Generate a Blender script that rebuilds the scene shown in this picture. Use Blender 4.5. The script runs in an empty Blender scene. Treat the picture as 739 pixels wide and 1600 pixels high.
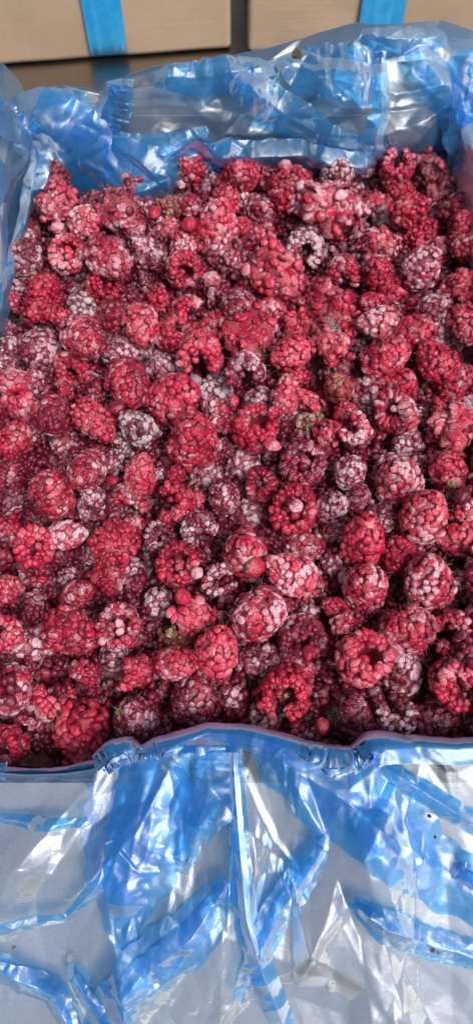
import bpy, bmesh, math, random
import numpy as np
from mathutils import Vector, Matrix, noise
R = math.radians
scene = bpy.context.scene
col = scene.collection

# ------------------------------------------------------------------ camera
PITCH = R(64.0); FPX = 1155.0; CAM = np.array([0.0, 0.0, 0.50])
cam_d = bpy.data.cameras.new('camera'); cam = bpy.data.objects.new('camera', cam_d); col.objects.link(cam)
cam_d.sensor_fit = 'VERTICAL'; cam_d.sensor_height = 36.0; cam_d.lens = FPX / 1600 * 36
cam.location = CAM; cam.rotation_euler = (math.pi/2 - PITCH, 0, 0)
cam_d.clip_start = 0.01; cam_d.clip_end = 50
cam_d.dof.use_dof = True; cam_d.dof.focus_distance = 0.315; cam_d.dof.aperture_fstop = 13.0
scene.camera = cam
# ------------------------------------------------------------------ light
SUN_EL, SUN_AZ = R(57), R(138)        # azimuth from +Y (behind the carton), towards -X
w = bpy.data.worlds.new('World'); scene.world = w; w.use_nodes = True
wn = w.node_tree.nodes; wl = w.node_tree.links
sky = wn.new('ShaderNodeTexSky'); sky.sky_type = 'NISHITA'; sky.sun_disc = False
sky.sun_elevation = SUN_EL; sky.sun_rotation = SUN_AZ; sky.dust_density = 5.0; sky.air_density = 1.0; sky.ozone_density = 1.0
hs = wn.new('ShaderNodeHueSaturation'); hs.inputs['Saturation'].default_value = 0.35
wl.new(sky.outputs[0], hs.inputs['Color']); wl.new(hs.outputs[0], wn['Background'].inputs['Color'])
wn['Background'].inputs['Strength'].default_value = 0.08
sd = bpy.data.lights.new('sun', 'SUN'); sd.energy = 2.6; sd.angle = R(20); sd.color = (1.0, 0.965, 0.92)
so = bpy.data.objects.new('sun', sd); col.objects.link(so)
sv = Vector((math.sin(SUN_AZ)*math.cos(SUN_EL), math.cos(SUN_AZ)*math.cos(SUN_EL), math.sin(SUN_EL)))
so.rotation_euler = sv.to_track_quat('Z', 'Y').to_euler(); so.location = sv * 2
scene.view_settings.view_transform = 'Standard'; scene.view_settings.look = 'None'
scene.view_settings.exposure = 0.3; scene.view_settings.gamma = 1.0; scene.view_settings.use_curve_mapping = False
cy = scene.cycles
cy.use_denoising = True; cy.denoising_prefilter = 'ACCURATE'; cy.max_bounces = 8; cy.diffuse_bounces = 3; cy.glossy_bounces = 4
cy.transmission_bounces = 4; cy.transparent_max_bounces = 20; cy.caustics_reflective = False; cy.caustics_refractive = False
cy.use_adaptive_sampling = True; cy.adaptive_threshold = 0.015; cy.sample_clamp_indirect = 6

# ------------------------------------------------------------------ helpers
FWD = np.array([0, math.cos(PITCH), -math.sin(PITCH)]); UP = np.array([0, math.sin(PITCH), math.cos(PITCH)]); RIGHT = np.array([1.0, 0, 0])
def ray(x, y):
    d = FWD*FPX + RIGHT*(x-369.5) - UP*(y-800.0)
    return d
def at_z(x, y, z):
    d = ray(x, y); return CAM + d * ((z-CAM[2])/d[2])
def at_Y(x, y, Y):
    d = ray(x, y); return CAM + d * (Y/d[1])
def depth(p): return float(np.dot(np.asarray(p)-CAM, FWD))
def mesh(name, verts, faces, mat=None, smooth=True, attrs=None):
    me = bpy.data.meshes.new(name)
    me.from_pydata([tuple(v) for v in verts], [], [tuple(int(i) for i in f) for f in faces]); 
    if mat: me.materials.append(mat)
    me.polygons.foreach_set('use_smooth', [smooth]*len(me.polygons))
    for k, a in (attrs or {}).items():
        at = me.attributes.new(k, 'FLOAT', 'POINT'); at.data.foreach_set('value', np.asarray(a, dtype=np.float32))
    me.update()
    return me
def fast_mesh(name, verts, tris, mat, attrs=None, smooth=True):
    me = bpy.data.meshes.new(name)
    verts = np.asarray(verts, np.float32); tris = np.asarray(tris, np.int32)
    me.vertices.add(len(verts)); me.vertices.foreach_set('co', verts.ravel())
    k = tris.shape[1]
    me.loops.add(tris.size); me.loops.foreach_set('vertex_index', tris.ravel())
    me.polygons.add(len(tris)); me.polygons.foreach_set('loop_start', np.arange(0, tris.size, k, dtype=np.int32))
    me.polygons.foreach_set('use_smooth', np.full(len(tris), smooth, dtype=bool))
    me.materials.append(mat)
    for kk, a in (attrs or {}).items():
        at = me.attributes.new(kk, 'FLOAT', 'POINT'); at.data.foreach_set('value', np.asarray(a, dtype=np.float32))
    me.update(calc_edges=True); me.validate()
    return me
def link(name, data, parent=None, **props):
    o = bpy.data.objects.new(name, data); col.objects.link(o)
    if parent is not None: o.parent = parent
    for k, v in props.items(): o[k] = v
    return o
def empty(name, loc, label, cat, group=None):
    o = bpy.data.objects.new(name, None); col.objects.link(o); o.location = loc; o.empty_display_size = .01
    o['label'] = label; o['category'] = cat
    if group: o['group'] = group
    return o
def unit(v):
    v = np.asarray(v, float); return v / (np.linalg.norm(v)+1e-12)

# ------------------------------------------------------------------ materials
class NT:
    def __init__(s, name):
        s.m = bpy.data.materials.new(name); s.m.use_nodes = True; s.t = s.m.node_tree; s.t.nodes.clear()
        s.out = s.t.nodes.new('ShaderNodeOutputMaterial')
    def n(s, typ, **kw):
        nd = s.t.nodes.new(typ)
        for k, v in kw.items():
            if k.startswith('_'): nd.inputs[k[1:].replace('_', ' ')].default_value = v
            else: setattr(nd, k, v)
        return nd
    def l(s, a, b): s.t.links.new(a, b)
    def put(s, nd, i, v):
        if hasattr(v, 'links') or isinstance(v, bpy.types.NodeSocket): s.l(v, nd.inputs[i])
        else: nd.inputs[i].default_value = v
    def math(s, op, a, b=0.0, c=0.0, clamp=False):
        nd = s.n('ShaderNodeMath', operation=op, use_clamp=clamp); s.put(nd, 0, a); s.put(nd, 1, b)
        if op in ('MULTIPLY_ADD',): s.put(nd, 2, c)
        return nd.outputs[0]
    def mix(s, f, a, b):
        nd = s.n('ShaderNodeMix', data_type='RGBA'); s.put(nd, 0, f); s.put(nd, 6, a); s.put(nd, 7, b); return nd.outputs[2]
    def sstep(s, v, lo, hi, a=0.0, b=1.0):
        nd = s.n('ShaderNodeMapRange', interpolation_type='SMOOTHSTEP'); s.put(nd, 0, v); s.put(nd, 1, lo); s.put(nd, 2, hi); s.put(nd, 3, a); s.put(nd, 4, b); return nd.outputs[0]
    def noise(s, vec, scale, detail=3.0, rough=0.55):
        nd = s.n('ShaderNodeTexNoise'); nd.inputs['Scale'].default_value = scale; nd.inputs['Detail'].default_value = detail; nd.inputs['Roughness'].default_value = rough
        if vec is not None: s.l(vec, nd.inputs['Vector'])
        return nd.outputs['Fac']
def c4(r, g, b): return (r, g, b, 1.0)

def berry_material():
    t = NT('raspberry_skin')
    geo = t.n('ShaderNodeNewGeometry'); pos = geo.outputs['Position']
    oi = t.n('ShaderNodeObjectInfo')
    sep = t.n('ShaderNodeSeparateColor'); t.l(oi.outputs['Color'], sep.inputs[0])
    hue, frost, kind = sep.outputs[0], sep.outputs[1], sep.outputs[2]     # hue: 0 dark .. 1 bright/pink
    ar = t.n('ShaderNodeAttribute', attribute_name='rnd'); dome = t.n('ShaderNodeAttribute', attribute_name='dome').outputs['Fac']
    rr = t.math('FRACT', t.math('ADD', ar.outputs['Fac'], t.math('MULTIPLY', oi.outputs['Random'], 7.31)))
    r2 = t.math('FRACT', t.math('MULTIPLY', rr, 17.7))
    big = t.noise(pos, 75.0, 2.0)          # patches a centimetre or so across
    mid = t.noise(pos, 420.0, 3.0, .6)
    fine = t.noise(pos, 2600.0, 3.0, .65)
    # skin
    tone = t.math('ADD', hue, t.math('MULTIPLY', t.math('SUBTRACT', r2, .5), .45))
    tone = t.math('ADD', tone, t.math('MULTIPLY', t.math('SUBTRACT', big, .5), .9), clamp=True)
    cr = t.n('ShaderNodeValToRGB'); t.l(tone, cr.inputs[0]); e = cr.color_ramp.elements
    e[0].position = 0.0; e[0].color = c4(.055, .003, .012)
    e[1].position = 1.0; e[1].color = c4(.68, .085, .14)
    for p, c in ((.3, (.17, .004, .027)), (.55, (.38, .007, .038)), (.8, (.58, .022, .070))):
        q = e.new(p); q.color = c4(*c)
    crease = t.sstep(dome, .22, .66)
    skin = t.mix(t.math('MULTIPLY', t.math('SUBTRACT', 1.0, crease), .75), cr.outputs[0], c4(.12, .003, .02))  # skin darkens towards the creases, their shade painted into the colour
    skin = t.mix(t.math('MULTIPLY', t.sstep(mid, .35, .7), .35), skin, c4(.30, .008, .03))
    # frost cover
    f = t.math('ADD', t.math('MULTIPLY_ADD', frost, 1.08, .025), t.math('MULTIPLY', t.math('SUBTRACT', rr, .5), .75))
    f = t.math('ADD', f, t.math('MULTIPLY', t.math('SUBTRACT', big, .5), 1.9))
    f = t.math('ADD', f, t.math('MULTIPLY', t.math('SUBTRACT', mid, .5), 1.1))
    f = t.math('ADD', f, t.math('MULTIPLY', t.math('SUBTRACT', fine, .5), 1.5))
    md = t.sstep(t.math('ADD', frost, t.math('MULTIPLY', t.math('SUBTRACT', big, .5), .9)), .40, .66)        # thin frost gathers in the grooves, thick frost covers the tops
    groove = t.math('MULTIPLY', t.sstep(dome, .24, .48), t.sstep(dome, .50, .88, .85, .30)); tops = t.sstep(dome, .32, .66, .0, 1.0)
    where = t.math('ADD', t.math('MULTIPLY', groove, t.math('SUBTRACT', 1.0, md)), t.math('MULTIPLY', tops, md))
    cover = t.math('MULTIPLY', t.sstep(f, .54, .84), where, clamp=True)
    cover = t.math('MAXIMUM', t.math('MULTIPLY', cover, .82), t.math('MULTIPLY', t.sstep(f, .3, .9), .13))
    grey = t.math('GREATER_THAN', kind, .6)
    brown = t.math('MULTIPLY', t.math('GREATER_THAN', kind, .3), t.math('SUBTRACT', 1.0, grey))
    fcol = t.mix(t.sstep(fine, .3, .75), c4(.62, .30, .40), c4(.97, .82, .88))
    fcol = t.mix(t.math('MULTIPLY', grey, .4), fcol, c4(.40, .38, .40)); fcol = t.mix(t.math('MULTIPLY', brown, .7), fcol, c4(.42, .32, .22))
    skin = t.mix(t.math('MULTIPLY', grey, .45), skin, c4(.05, .012, .02)); skin = t.mix(t.math('MULTIPLY', brown, .4), skin, c4(.22, .08, .04))
    base = t.mix(cover, skin, fcol)
    speck = t.sstep(t.noise(pos, 5200.0, 2.0, .5), .64, .72)  # white specks: frost grains, and small glints painted into the colour
    base = t.mix(t.math('MULTIPLY', speck, t.math('MULTIPLY_ADD', frost, .5, .15)), base, c4(.85, .70, .74))
    b = t.n('ShaderNodeBsdfPrincipled'); t.l(base, b.inputs['Base Color'])
    t.l(t.math('MULTIPLY_ADD', cover, .42, t.math('MULTIPLY_ADD', mid, .22, .16)), b.inputs['Roughness'])
    b.inputs['IOR'].default_value = 1.42
    b.inputs['Subsurface Weight'].default_value = .32; b.inputs['Subsurface Scale'].default_value = .0022
    b.inputs['Subsurface Radius'].default_value = (1.0, .22, .32)
    bp = t.n('ShaderNodeBump'); bp.inputs['Strength'].default_value = .7; bp.inputs['Distance'].default_value = .0004
    t.l(t.math('ADD', t.math('MULTIPLY', mid, 1.1), t.math('MULTIPLY', fine, t.math('MULTIPLY_ADD', cover, .7, .45))), bp.inputs['Height']); t.l(bp.outputs[0], b.inputs['Normal'])
    t.l(b.outputs[0], t.out.inputs[0]); return t.m
def core_material():
    t = NT('raspberry_flesh'); geo = t.n('ShaderNodeNewGeometry'); pos = geo.outputs['Position']
    oi = t.n('ShaderNodeObjectInfo'); sep = t.n('ShaderNodeSeparateColor'); t.l(oi.outputs['Color'], sep.inputs[0])
    n1 = t.noise(pos, 380, 4, .6)
    lo = t.mix(n1, c4(.06, .002, .010), c4(.20, .008, .024)); hi = t.mix(n1, c4(.36, .014, .04), c4(.62, .10, .14))  # flesh kept dark, which also paints the shade between drupelets
    base = t.mix(sep.outputs[0], lo, hi)
    base = t.mix(t.math('MULTIPLY', t.sstep(t.math('ADD', t.noise(pos, 900, 4, .7), t.math('MULTIPLY', sep.outputs[1], .25)), .56, .8), .6), base, c4(.6, .36, .42))
    b = t.n('ShaderNodeBsdfPrincipled'); t.l(base, b.inputs['Base Color']); b.inputs['Roughness'].default_value = .42
    b.inputs['Subsurface Weight'].default_value = .2; b.inputs['Subsurface Scale'].default_value = .002; b.inputs['Subsurface Radius'].default_value = (1, .2, .25)
    bp = t.n('ShaderNodeBump'); bp.inputs['Strength'].default_value = .7; bp.inputs['Distance'].default_value = .0005
    t.l(t.noise(pos, 1300, 4, .65), bp.inputs['Height']); t.l(bp.outputs[0], b.inputs['Normal'])
    t.l(b.outputs[0], t.out.inputs[0]); return t.m
def film_material(name, tint, milk, milkcol, rough, gloss=.8):
    t = NT(name)
    geo = t.n('ShaderNodeNewGeometry'); pos = geo.outputs['Position']
    tr = t.n('ShaderNodeBsdfTransparent'); tr.inputs[0].default_value = c4(*tint)
    df = t.n('ShaderNodeBsdfDiffuse'); df.inputs[0].default_value = c4(*milkcol)
    tl = t.n('ShaderNodeBsdfTranslucent'); tl.inputs[0].default_value = c4(*milkcol)
    m0 = t.n('ShaderNodeMixShader'); m0.inputs[0].default_value = .45; t.l(df.outputs[0], m0.inputs[1]); t.l(tl.outputs[0], m0.inputs[2])
    bp = t.n('ShaderNodeBump'); bp.inputs['Strength'].default_value = .15; bp.inputs['Distance'].default_value = .0003
    vo = t.n('ShaderNodeTexVoronoi', feature='DISTANCE_TO_EDGE'); vo.inputs['Scale'].default_value = 260
    wv = t.n('ShaderNodeVectorMath', operation='ADD'); nz = t.n('ShaderNodeTexNoise'); nz.inputs['Scale'].default_value = 90; t.l(pos, nz.inputs['Vector'])
    sc = t.n('ShaderNodeVectorMath', operation='SCALE'); sc.inputs['Scale'].default_value = .006; t.l(nz.outputs['Color'], sc.inputs[0]); t.l(pos, wv.inputs[0]); t.l(sc.outputs[0], wv.inputs[1]); t.l(wv.outputs[0], vo.inputs['Vector'])
    h = t.math('ADD', t.math('MULTIPLY', t.noise(pos, 240, 3, .5), .8), t.math('MULTIPLY', t.sstep(vo.outputs['Distance'], 0, .12), -.5))
    t.l(h, bp.inputs['Height']); bp.inputs['Strength'].default_value = .08
    fr = t.n('ShaderNodeFresnel'); fr.inputs[0].default_value = 1.5; t.l(bp.outputs[0], fr.inputs['Normal'])
    lw = t.n('ShaderNodeLayerWeight'); lw.inputs['Blend'].default_value = .35
    m1 = t.n('ShaderNodeMixShader'); t.l(t.math('MULTIPLY_ADD', lw.outputs['Facing'], .45, milk, clamp=True), m1.inputs[0]); t.l(tr.outputs[0], m1.inputs[1]); t.l(m0.outputs[0], m1.inputs[2])
    g1 = t.n('ShaderNodeBsdfGlossy'); g1.inputs['Color'].default_value = c4(.93, .97, 1.0); g1.inputs['Roughness'].default_value = rough
    g2 = t.n('ShaderNodeBsdfGlossy'); g2.inputs['Color'].default_value = c4(.95, .98, 1.0); g2.inputs['Roughness'].default_value = .16
    for q in (g1, g2, df): t.l(bp.outputs[0], q.inputs['Normal'])
    mg = t.n('ShaderNodeMixShader'); mg.inputs[0].default_value = .09; t.l(g1.outputs[0], mg.inputs[1]); t.l(g2.outputs[0], mg.inputs[2])
    m2 = t.n('ShaderNodeMixShader'); t.l(t.math('MULTIPLY_ADD', fr.outputs[0], gloss, .045, clamp=True), m2.inputs[0]); t.l(m1.outputs[0], m2.inputs[1]); t.l(mg.outputs[0], m2.inputs[2])
    t.l(m2.outputs[0], t.out.inputs[0]); return t.m
def plain(name, c, rough=.5, metal=0.0, var=None, nscale=50, bump=0.0, bscale=800, bdist=.0003):
    t = NT(name); geo = t.n('ShaderNodeNewGeometry'); b = t.n('ShaderNodeBsdfPrincipled')
    if var: t.l(t.mix(t.sstep(t.noise(geo.outputs['Position'], nscale, 4, .6), .3, .7), c4(*c), c4(*var)), b.inputs['Base Color'])
    else: b.inputs['Base Color'].default_value = c4(*c)
    b.inputs['Roughness'].default_value = rough; b.inputs['Metallic'].default_value = metal
    if bump:
        bp = t.n('ShaderNodeBump'); bp.inputs['Strength'].default_value = bump; bp.inputs['Distance'].default_value = bdist
        t.l(t.noise(geo.outputs['Position'], bscale, 4, .6), bp.inputs['Height']); t.l(bp.outputs[0], b.inputs['Normal'])
    t.l(b.outputs[0], t.out.inputs[0]); return t.m
def cardboard_material():
    t = NT('cardboard'); tc = t.n('ShaderNodeTexCoord'); geo = t.n('ShaderNodeNewGeometry')
    n1 = t.noise(geo.outputs['Position'], 9, 5, .65); n2 = t.noise(geo.outputs['Position'], 900, 3, .7)
    mp = t.n('ShaderNodeMapping'); mp.inputs['Scale'].default_value = (8, 8, 420); t.l(geo.outputs['Position'], mp.inputs[0])
    n3 = t.noise(mp.outputs[0], 1.0, 3, .6)
    base = t.mix(t.sstep(n1, .3, .7), c4(.56, .41, .285), c4(.64, .48, .345))
    base = t.mix(t.math('MULTIPLY', t.sstep(n2, .4, .7), .25), base, c4(.30, .20, .11))
    base = t.mix(t.math('MULTIPLY', t.sstep(n3, .45, .75), .18), base, c4(.55, .42, .28))
    b = t.n('ShaderNodeBsdfPrincipled'); t.l(base, b.inputs['Base Color']); b.inputs['Roughness'].default_value = .75
    bp = t.n('ShaderNodeBump'); bp.inputs['Strength'].default_value = .4; bp.inputs['Distance'].default_value = .0004
    t.l(t.math('ADD', n3, t.math('MULTIPLY', n2, .4)), bp.inputs['Height']); t.l(bp.outputs[0], b.inputs['Normal'])
    t.l(b.outputs[0], t.out.inputs[0]); return t.m
def steel_material():
    t = NT('stainless_steel'); geo = t.n('ShaderNodeNewGeometry')
    mp = t.n('ShaderNodeMapping'); mp.inputs['Scale'].default_value = (6, 900, 6); t.l(geo.outputs['Position'], mp.inputs[0])
    n = t.noise(mp.outputs[0], 1.0, 4, .6); n2 = t.noise(geo.outputs['Position'], 7, 4, .6)
    b = t.n('ShaderNodeBsdfPrincipled'); b.inputs['Metallic'].default_value = 1.0
    t.l(t.mix(t.sstep(n2, .3, .7), c4(.34, .30, .27), c4(.41, .37, .335)), b.inputs['Base Color'])
    t.l(t.math('MULTIPLY_ADD', n, .12, t.math('MULTIPLY_ADD', n2, .12, .16)), b.inputs['Roughness'])
    bp = t.n('ShaderNodeBump'); bp.inputs['Strength'].default_value = .12; bp.inputs['Distance'].default_value = .0002
    t.l(n, bp.inputs['Height']); t.l(bp.outputs[0], b.inputs['Normal'])
    t.l(b.outputs[0], t.out.inputs[0]); return t.m
M_SKIN = berry_material(); M_CORE = core_material()
M_FILM = film_material('blue_polythene_film', (.585, .69, .89), .075, (.16, .48, .93), .36, .85)
M_FOLD = film_material('blue_polythene_gathered', (.26, .665, .985), .20, (.02, .45, .95), .38, .55)
M_CARD = cardboard_material(); M_STEEL = steel_material()
M_TAPE = plain('blue_tape', (.02, .38, .86), .25, 0, (.05, .48, .92), 60, .3, 120, .001)
M_HAIR = plain('berry_hair', (.60, .34, .33), .5); M_MOULD = plain('mould_threads', (.80, .66, .70), .8)
M_MOSS = plain('dark_mould', (.05, .048, .028), .8, 0, (.12, .10, .07), 700)
M_LEAF = plain('leaf', (.07, .085, .02), .5, 0, (.20, .17, .07), 900, .9, 1500)
M_SEPAL = plain('dried_sepal', (.16, .09, .045), .7, 0, (.40, .29, .18), 900, .9, 1500)
M_JUICE = plain('juice_speck', (.16, .01, .02), .3); M_DARK = plain('dark_crumb', (.03, .022, .015), .7, 0, (.07, .05, .03), 900)

# ------------------------------------------------------------------ table and cartons behind
def box_geo(x0, x1, y0, y1, z0, z1):
    v = [(x, y, z) for x in (x0, x1) for y in (y0, y1) for z in (z0, z1)]
    f = [(0,1,3,2),(4,6,7,5),(0,4,5,1),(2,3,7,6),(0,2,6,4),(1,5,7,3)]
    return v, f
def bevel_box(name, x0, x1, y0, y1, z0, z1, bev, mat, parent=None, seg=3, **pr):
    bm = bmesh.new(); v, f = box_geo(x0, x1, y0, y1, z0, z1)
    vs = [bm.verts.new(p) for p in v]; [bm.faces.new([vs[i] for i in q]) for q in f]
    bmesh.ops.recalc_face_normals(bm, faces=bm.faces)
    if bev: bmesh.ops.bevel(bm, geom=bm.edges[:], offset=bev, segments=seg, profile=.5, affect='EDGES')
    me = bpy.data.meshes.new(name); bm.to_mesh(me); bm.free(); me.materials.append(mat)
    return link(name, me, parent, **pr)
bevel_box('steel_table_top', -1.3, 1.3, -.6, 1.6, -.04, 0.0, .006, M_STEEL, kind='structure')

def closed_carton(p0, p1, H, D, label, tape_x0, tape_x1, name='cardboard_box'):
    """carton whose front bottom edge runs p0 -> p1 on the table"""
    dx = p1 - p0; L = float(np.hypot(dx[0], dx[1])); ang = math.atan2(dx[1], dx[0])
    root = empty(name, (p0[0], p0[1], 0.001), label, 'box', 'taped cardboard boxes behind the open carton'); root.rotation_euler = (0, 0, ang)
    # body with slightly bulging walls and soft worn edges
    bm = bmesh.new(); v, f = box_geo(0, L, 0, D, 0, H); vs = [bm.verts.new(p) for p in v]; [bm.faces.new([vs[i] for i in q]) for q in f]
    bmesh.ops.recalc_face_normals(bm, faces=bm.faces)
    bmesh.ops.bevel(bm, geom=bm.edges[:], offset=.0045, segments=3, profile=.5, affect='EDGES')
    bmesh.ops.subdivide_edges(bm, edges=[e for e in bm.edges if e.calc_length() > .05], cuts=14, use_grid_fill=True)
    for q in bm.verts:
        a = math.sin(max(0, min(1, q.co.x/L))*math.pi) * math.sin(max(0, min(1, q.co.z/H))*math.pi)
        if q.co.y < D*.3: q.co.y -= .004*a
        n = noise.noise(q.co*18); q.co.y += .0012*n
    me = bpy.data.meshes.new('body'); bm.to_mesh(me); bm.free(); me.materials.append(M_CARD); link('body', me, root)
    for k in (0, 1):      # the two closing flaps on top
        yy0 = .004 + k*(D/2); bevel_box('flap', .004, L-.004, yy0, yy0+D/2-.006, H, H+.004, .0012, M_CARD, root)
    # tape: runs over the top, down the front and under the bottom edge
    a0, a1 = tape_x0, tape_x1
    prof = [(D*.9, H+.0055), (.01, H+.0055), (-.0045, H-.002), (-.0058, H*.75), (-.0062, H*.5), (-.0056, H*.25), (-.0032, .006), (-.0012, .0006), (.02, .0004)]
    n = 16; V = []; F = []
    for i, (y, z) in enumerate(prof):
        for j in range(n+1):
            x = a0 + (a1-a0)*j/n
            V.append((x, y - .0006 + .0012*noise.noise(Vector((x*150, z*45, 3))), z))
    for i in range(len(prof)-1):
        for j in range(n):
            q = i*(n+1)+j; F.append((q, q+1, q+n+2, q+n+1))
    me = mesh('tape', V, F, M_TAPE); o = link('tape', me, root); sm = o.modifiers.new('sub', 'SUBSURF'); sm.levels = sm.render_levels = 1
    return root, ang, L
pl0 = at_z(-140, 114, 0); pl1 = at_z(361, 78, 0)
Lb = float(np.hypot(*(pl1-pl0)[:2]))
def along(p0, p1, x, y):
    q = at_z(x, y, 0); return float(np.dot((q-p0)[:2], unit((p1-p0)[:2])))
ta, tb = along(pl0, pl1, 144, 94), along(pl0, pl1, 201, 90)
closed_carton(pl0, pl1, .30, .45, 'closed cardboard box with blue tape at top left of the photo', ta, tb)
pr0 = at_z(387, 84, 0); pr1 = at_z(900, 78, 0)
ta, tb = along(pr0, pr1, 553, 82), along(pr0, pr1, 618, 81)
rb, _, _ = closed_carton(pr0, pr1, .30, .45, 'closed cardboard box with blue tape and a dark stain, at top right', ta, tb)
# dark stain on the right box, a thin soaked patch on its front
th = np.linspace(0, 2*math.pi, 28, endpoint=False); V = [(0.255+.034*math.cos(a)*(1+.3*noise.noise(Vector((math.cos(a)*2, math.sin(a)*2, 1)))), -.0066, .118+.016*math.sin(a)*(1+.4*noise.noise(Vector((math.cos(a)*3, math.sin(a)*3, 5))))) for a in th]
link('stain', mesh('stain', V, [tuple(range(28))], plain('soaked_stain', (.16, .10, .07), .6, 0, (.22, .12, .09), 300), smooth=False), rb)

# ------------------------------------------------------------------ the open carton
XL, XR, YF, YB, RIM = -.134, .140, .029, .411, .204
ct = empty('open_carton', (0.005, .218, .0005), 'open cardboard carton under blue film, holding the raspberries', 'carton')
def cpart(nm, a): 
    v = list(a); o = bevel_box(nm, v[0]-.005, v[1]-.005, v[2]-.218, v[3]-.218, v[4]-.0005, v[5]-.0005, .001, M_CARD, ct, 2)
    return o
cpart('base_panel', (XL, XR, YF, YB, .0007, .005))
cpart('wall', (XL-.005, XL, YF-.005, YB+.005, .0007, RIM)); cpart('wall', (XR, XR+.005, YF-.005, YB+.005, .0007, RIM))
cpart('wall', (XL+.001, XR-.001, YF-.005, YF, .0007, RIM-.0105)); cpart('wall', (XL+.001, XR-.001, YB, YB+.005, .0007, RIM))
def flap(verts):
    """a cardboard flap: quad with thickness, hinged on a wall"""
    v = np.array(verts); n = unit(np.cross(v[1]-v[0], v[3]-v[0])); V = list(v - ct.location) + list(v - np.array(ct.location) - n*.004)
    F = [(0,1,2,3), (7,6,5,4), (0,4,5,1), (1,5,6,2), (2,6,7,3), (3,7,4,0)]
    me = mesh('flap', V, F, M_CARD, False); return link('flap', me, ct)
flap([(XL, YF+.003, RIM-.0042), (XR, YF+.003, RIM-.0042), (XR+.004, -.15, .128), (XL-.004, -.15, .128)])
flap([(XR, YB+.0045, RIM-.001), (XL, YB+.0045, RIM-.001), (XL-.002, YB+.008, .208), (XR+.002, YB+.016, .231)])
flap([(XL-.006, YB, RIM), (XL-.006, YF, RIM), (XL-.10, YF, .15), (XL-.10, YB, .15)])
flap([(XR+.006, YF, RIM), (XR+.006, YB, RIM), (XR+.10, YB, .15), (XR+.10, YF, .15)])

# ------------------------------------------------------------------ liner film
class Folds:
    """a set of sharp-ridged, roof-shaped creases over a rectangle; evaluated anywhere"""
    def __init__(s, rect, layers, seed):
        rg = np.random.RandomState(seed); s.k = []
        u0, u1, v0, v1 = rect
        for n, amp, size, bias, spread in layers:
            for _ in range(n):
                a = rg.uniform(0, math.pi) if bias is None else rg.normal(R(bias), spread)
                sz = size*rg.uniform(.5, 1.7); wd = sz*rg.uniform(.22, .6)
                s.k.append((rg.uniform(u0, u1), rg.uniform(v0, v1), -math.sin(a), math.cos(a), sz, wd, rg.uniform(.3, 1.0)*rg.choice([-1, 1, 1])*amp*wd/size, rg.uniform(-.6, .6)))
    def one(s, f, U, V):
        cu, cv, nx, ny, sz, wd, k, sk = f
        d = (U-cu)*nx + (V-cv)*ny; t = (U-cu)*ny - (V-cv)*nx; d = d + sk*np.abs(t)*.4
        w1 = np.where(d > 0, wd, wd*.55)
        tri = np.clip(1 - np.sqrt(d*d+(sz*.015)**2)/w1, 0, 1)
        return k*tri*np.exp(-(t/sz)**2)
    def __call__(s, U, V, grid=False):
        H = np.zeros(np.broadcast(U, V).shape)
        if grid:
            ua, va = U[0], V[:, 0]
            for f in s.k:
                r = f[4]*2.1
                i0, i1 = np.searchsorted(ua, (f[0]-r, f[0]+r)); j0, j1 = np.searchsorted(va, (f[1]-r, f[1]+r))
                if i1 > i0 and j1 > j0: H[j0:j1, i0:i1] += s.one(f, U[j0:j1, i0:i1], V[j0:j1, i0:i1])
        else:
            for f in s.k: H += s.one(f, U, V)
        return H
from mathutils.geometry import delaunay_2d_cdt
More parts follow.
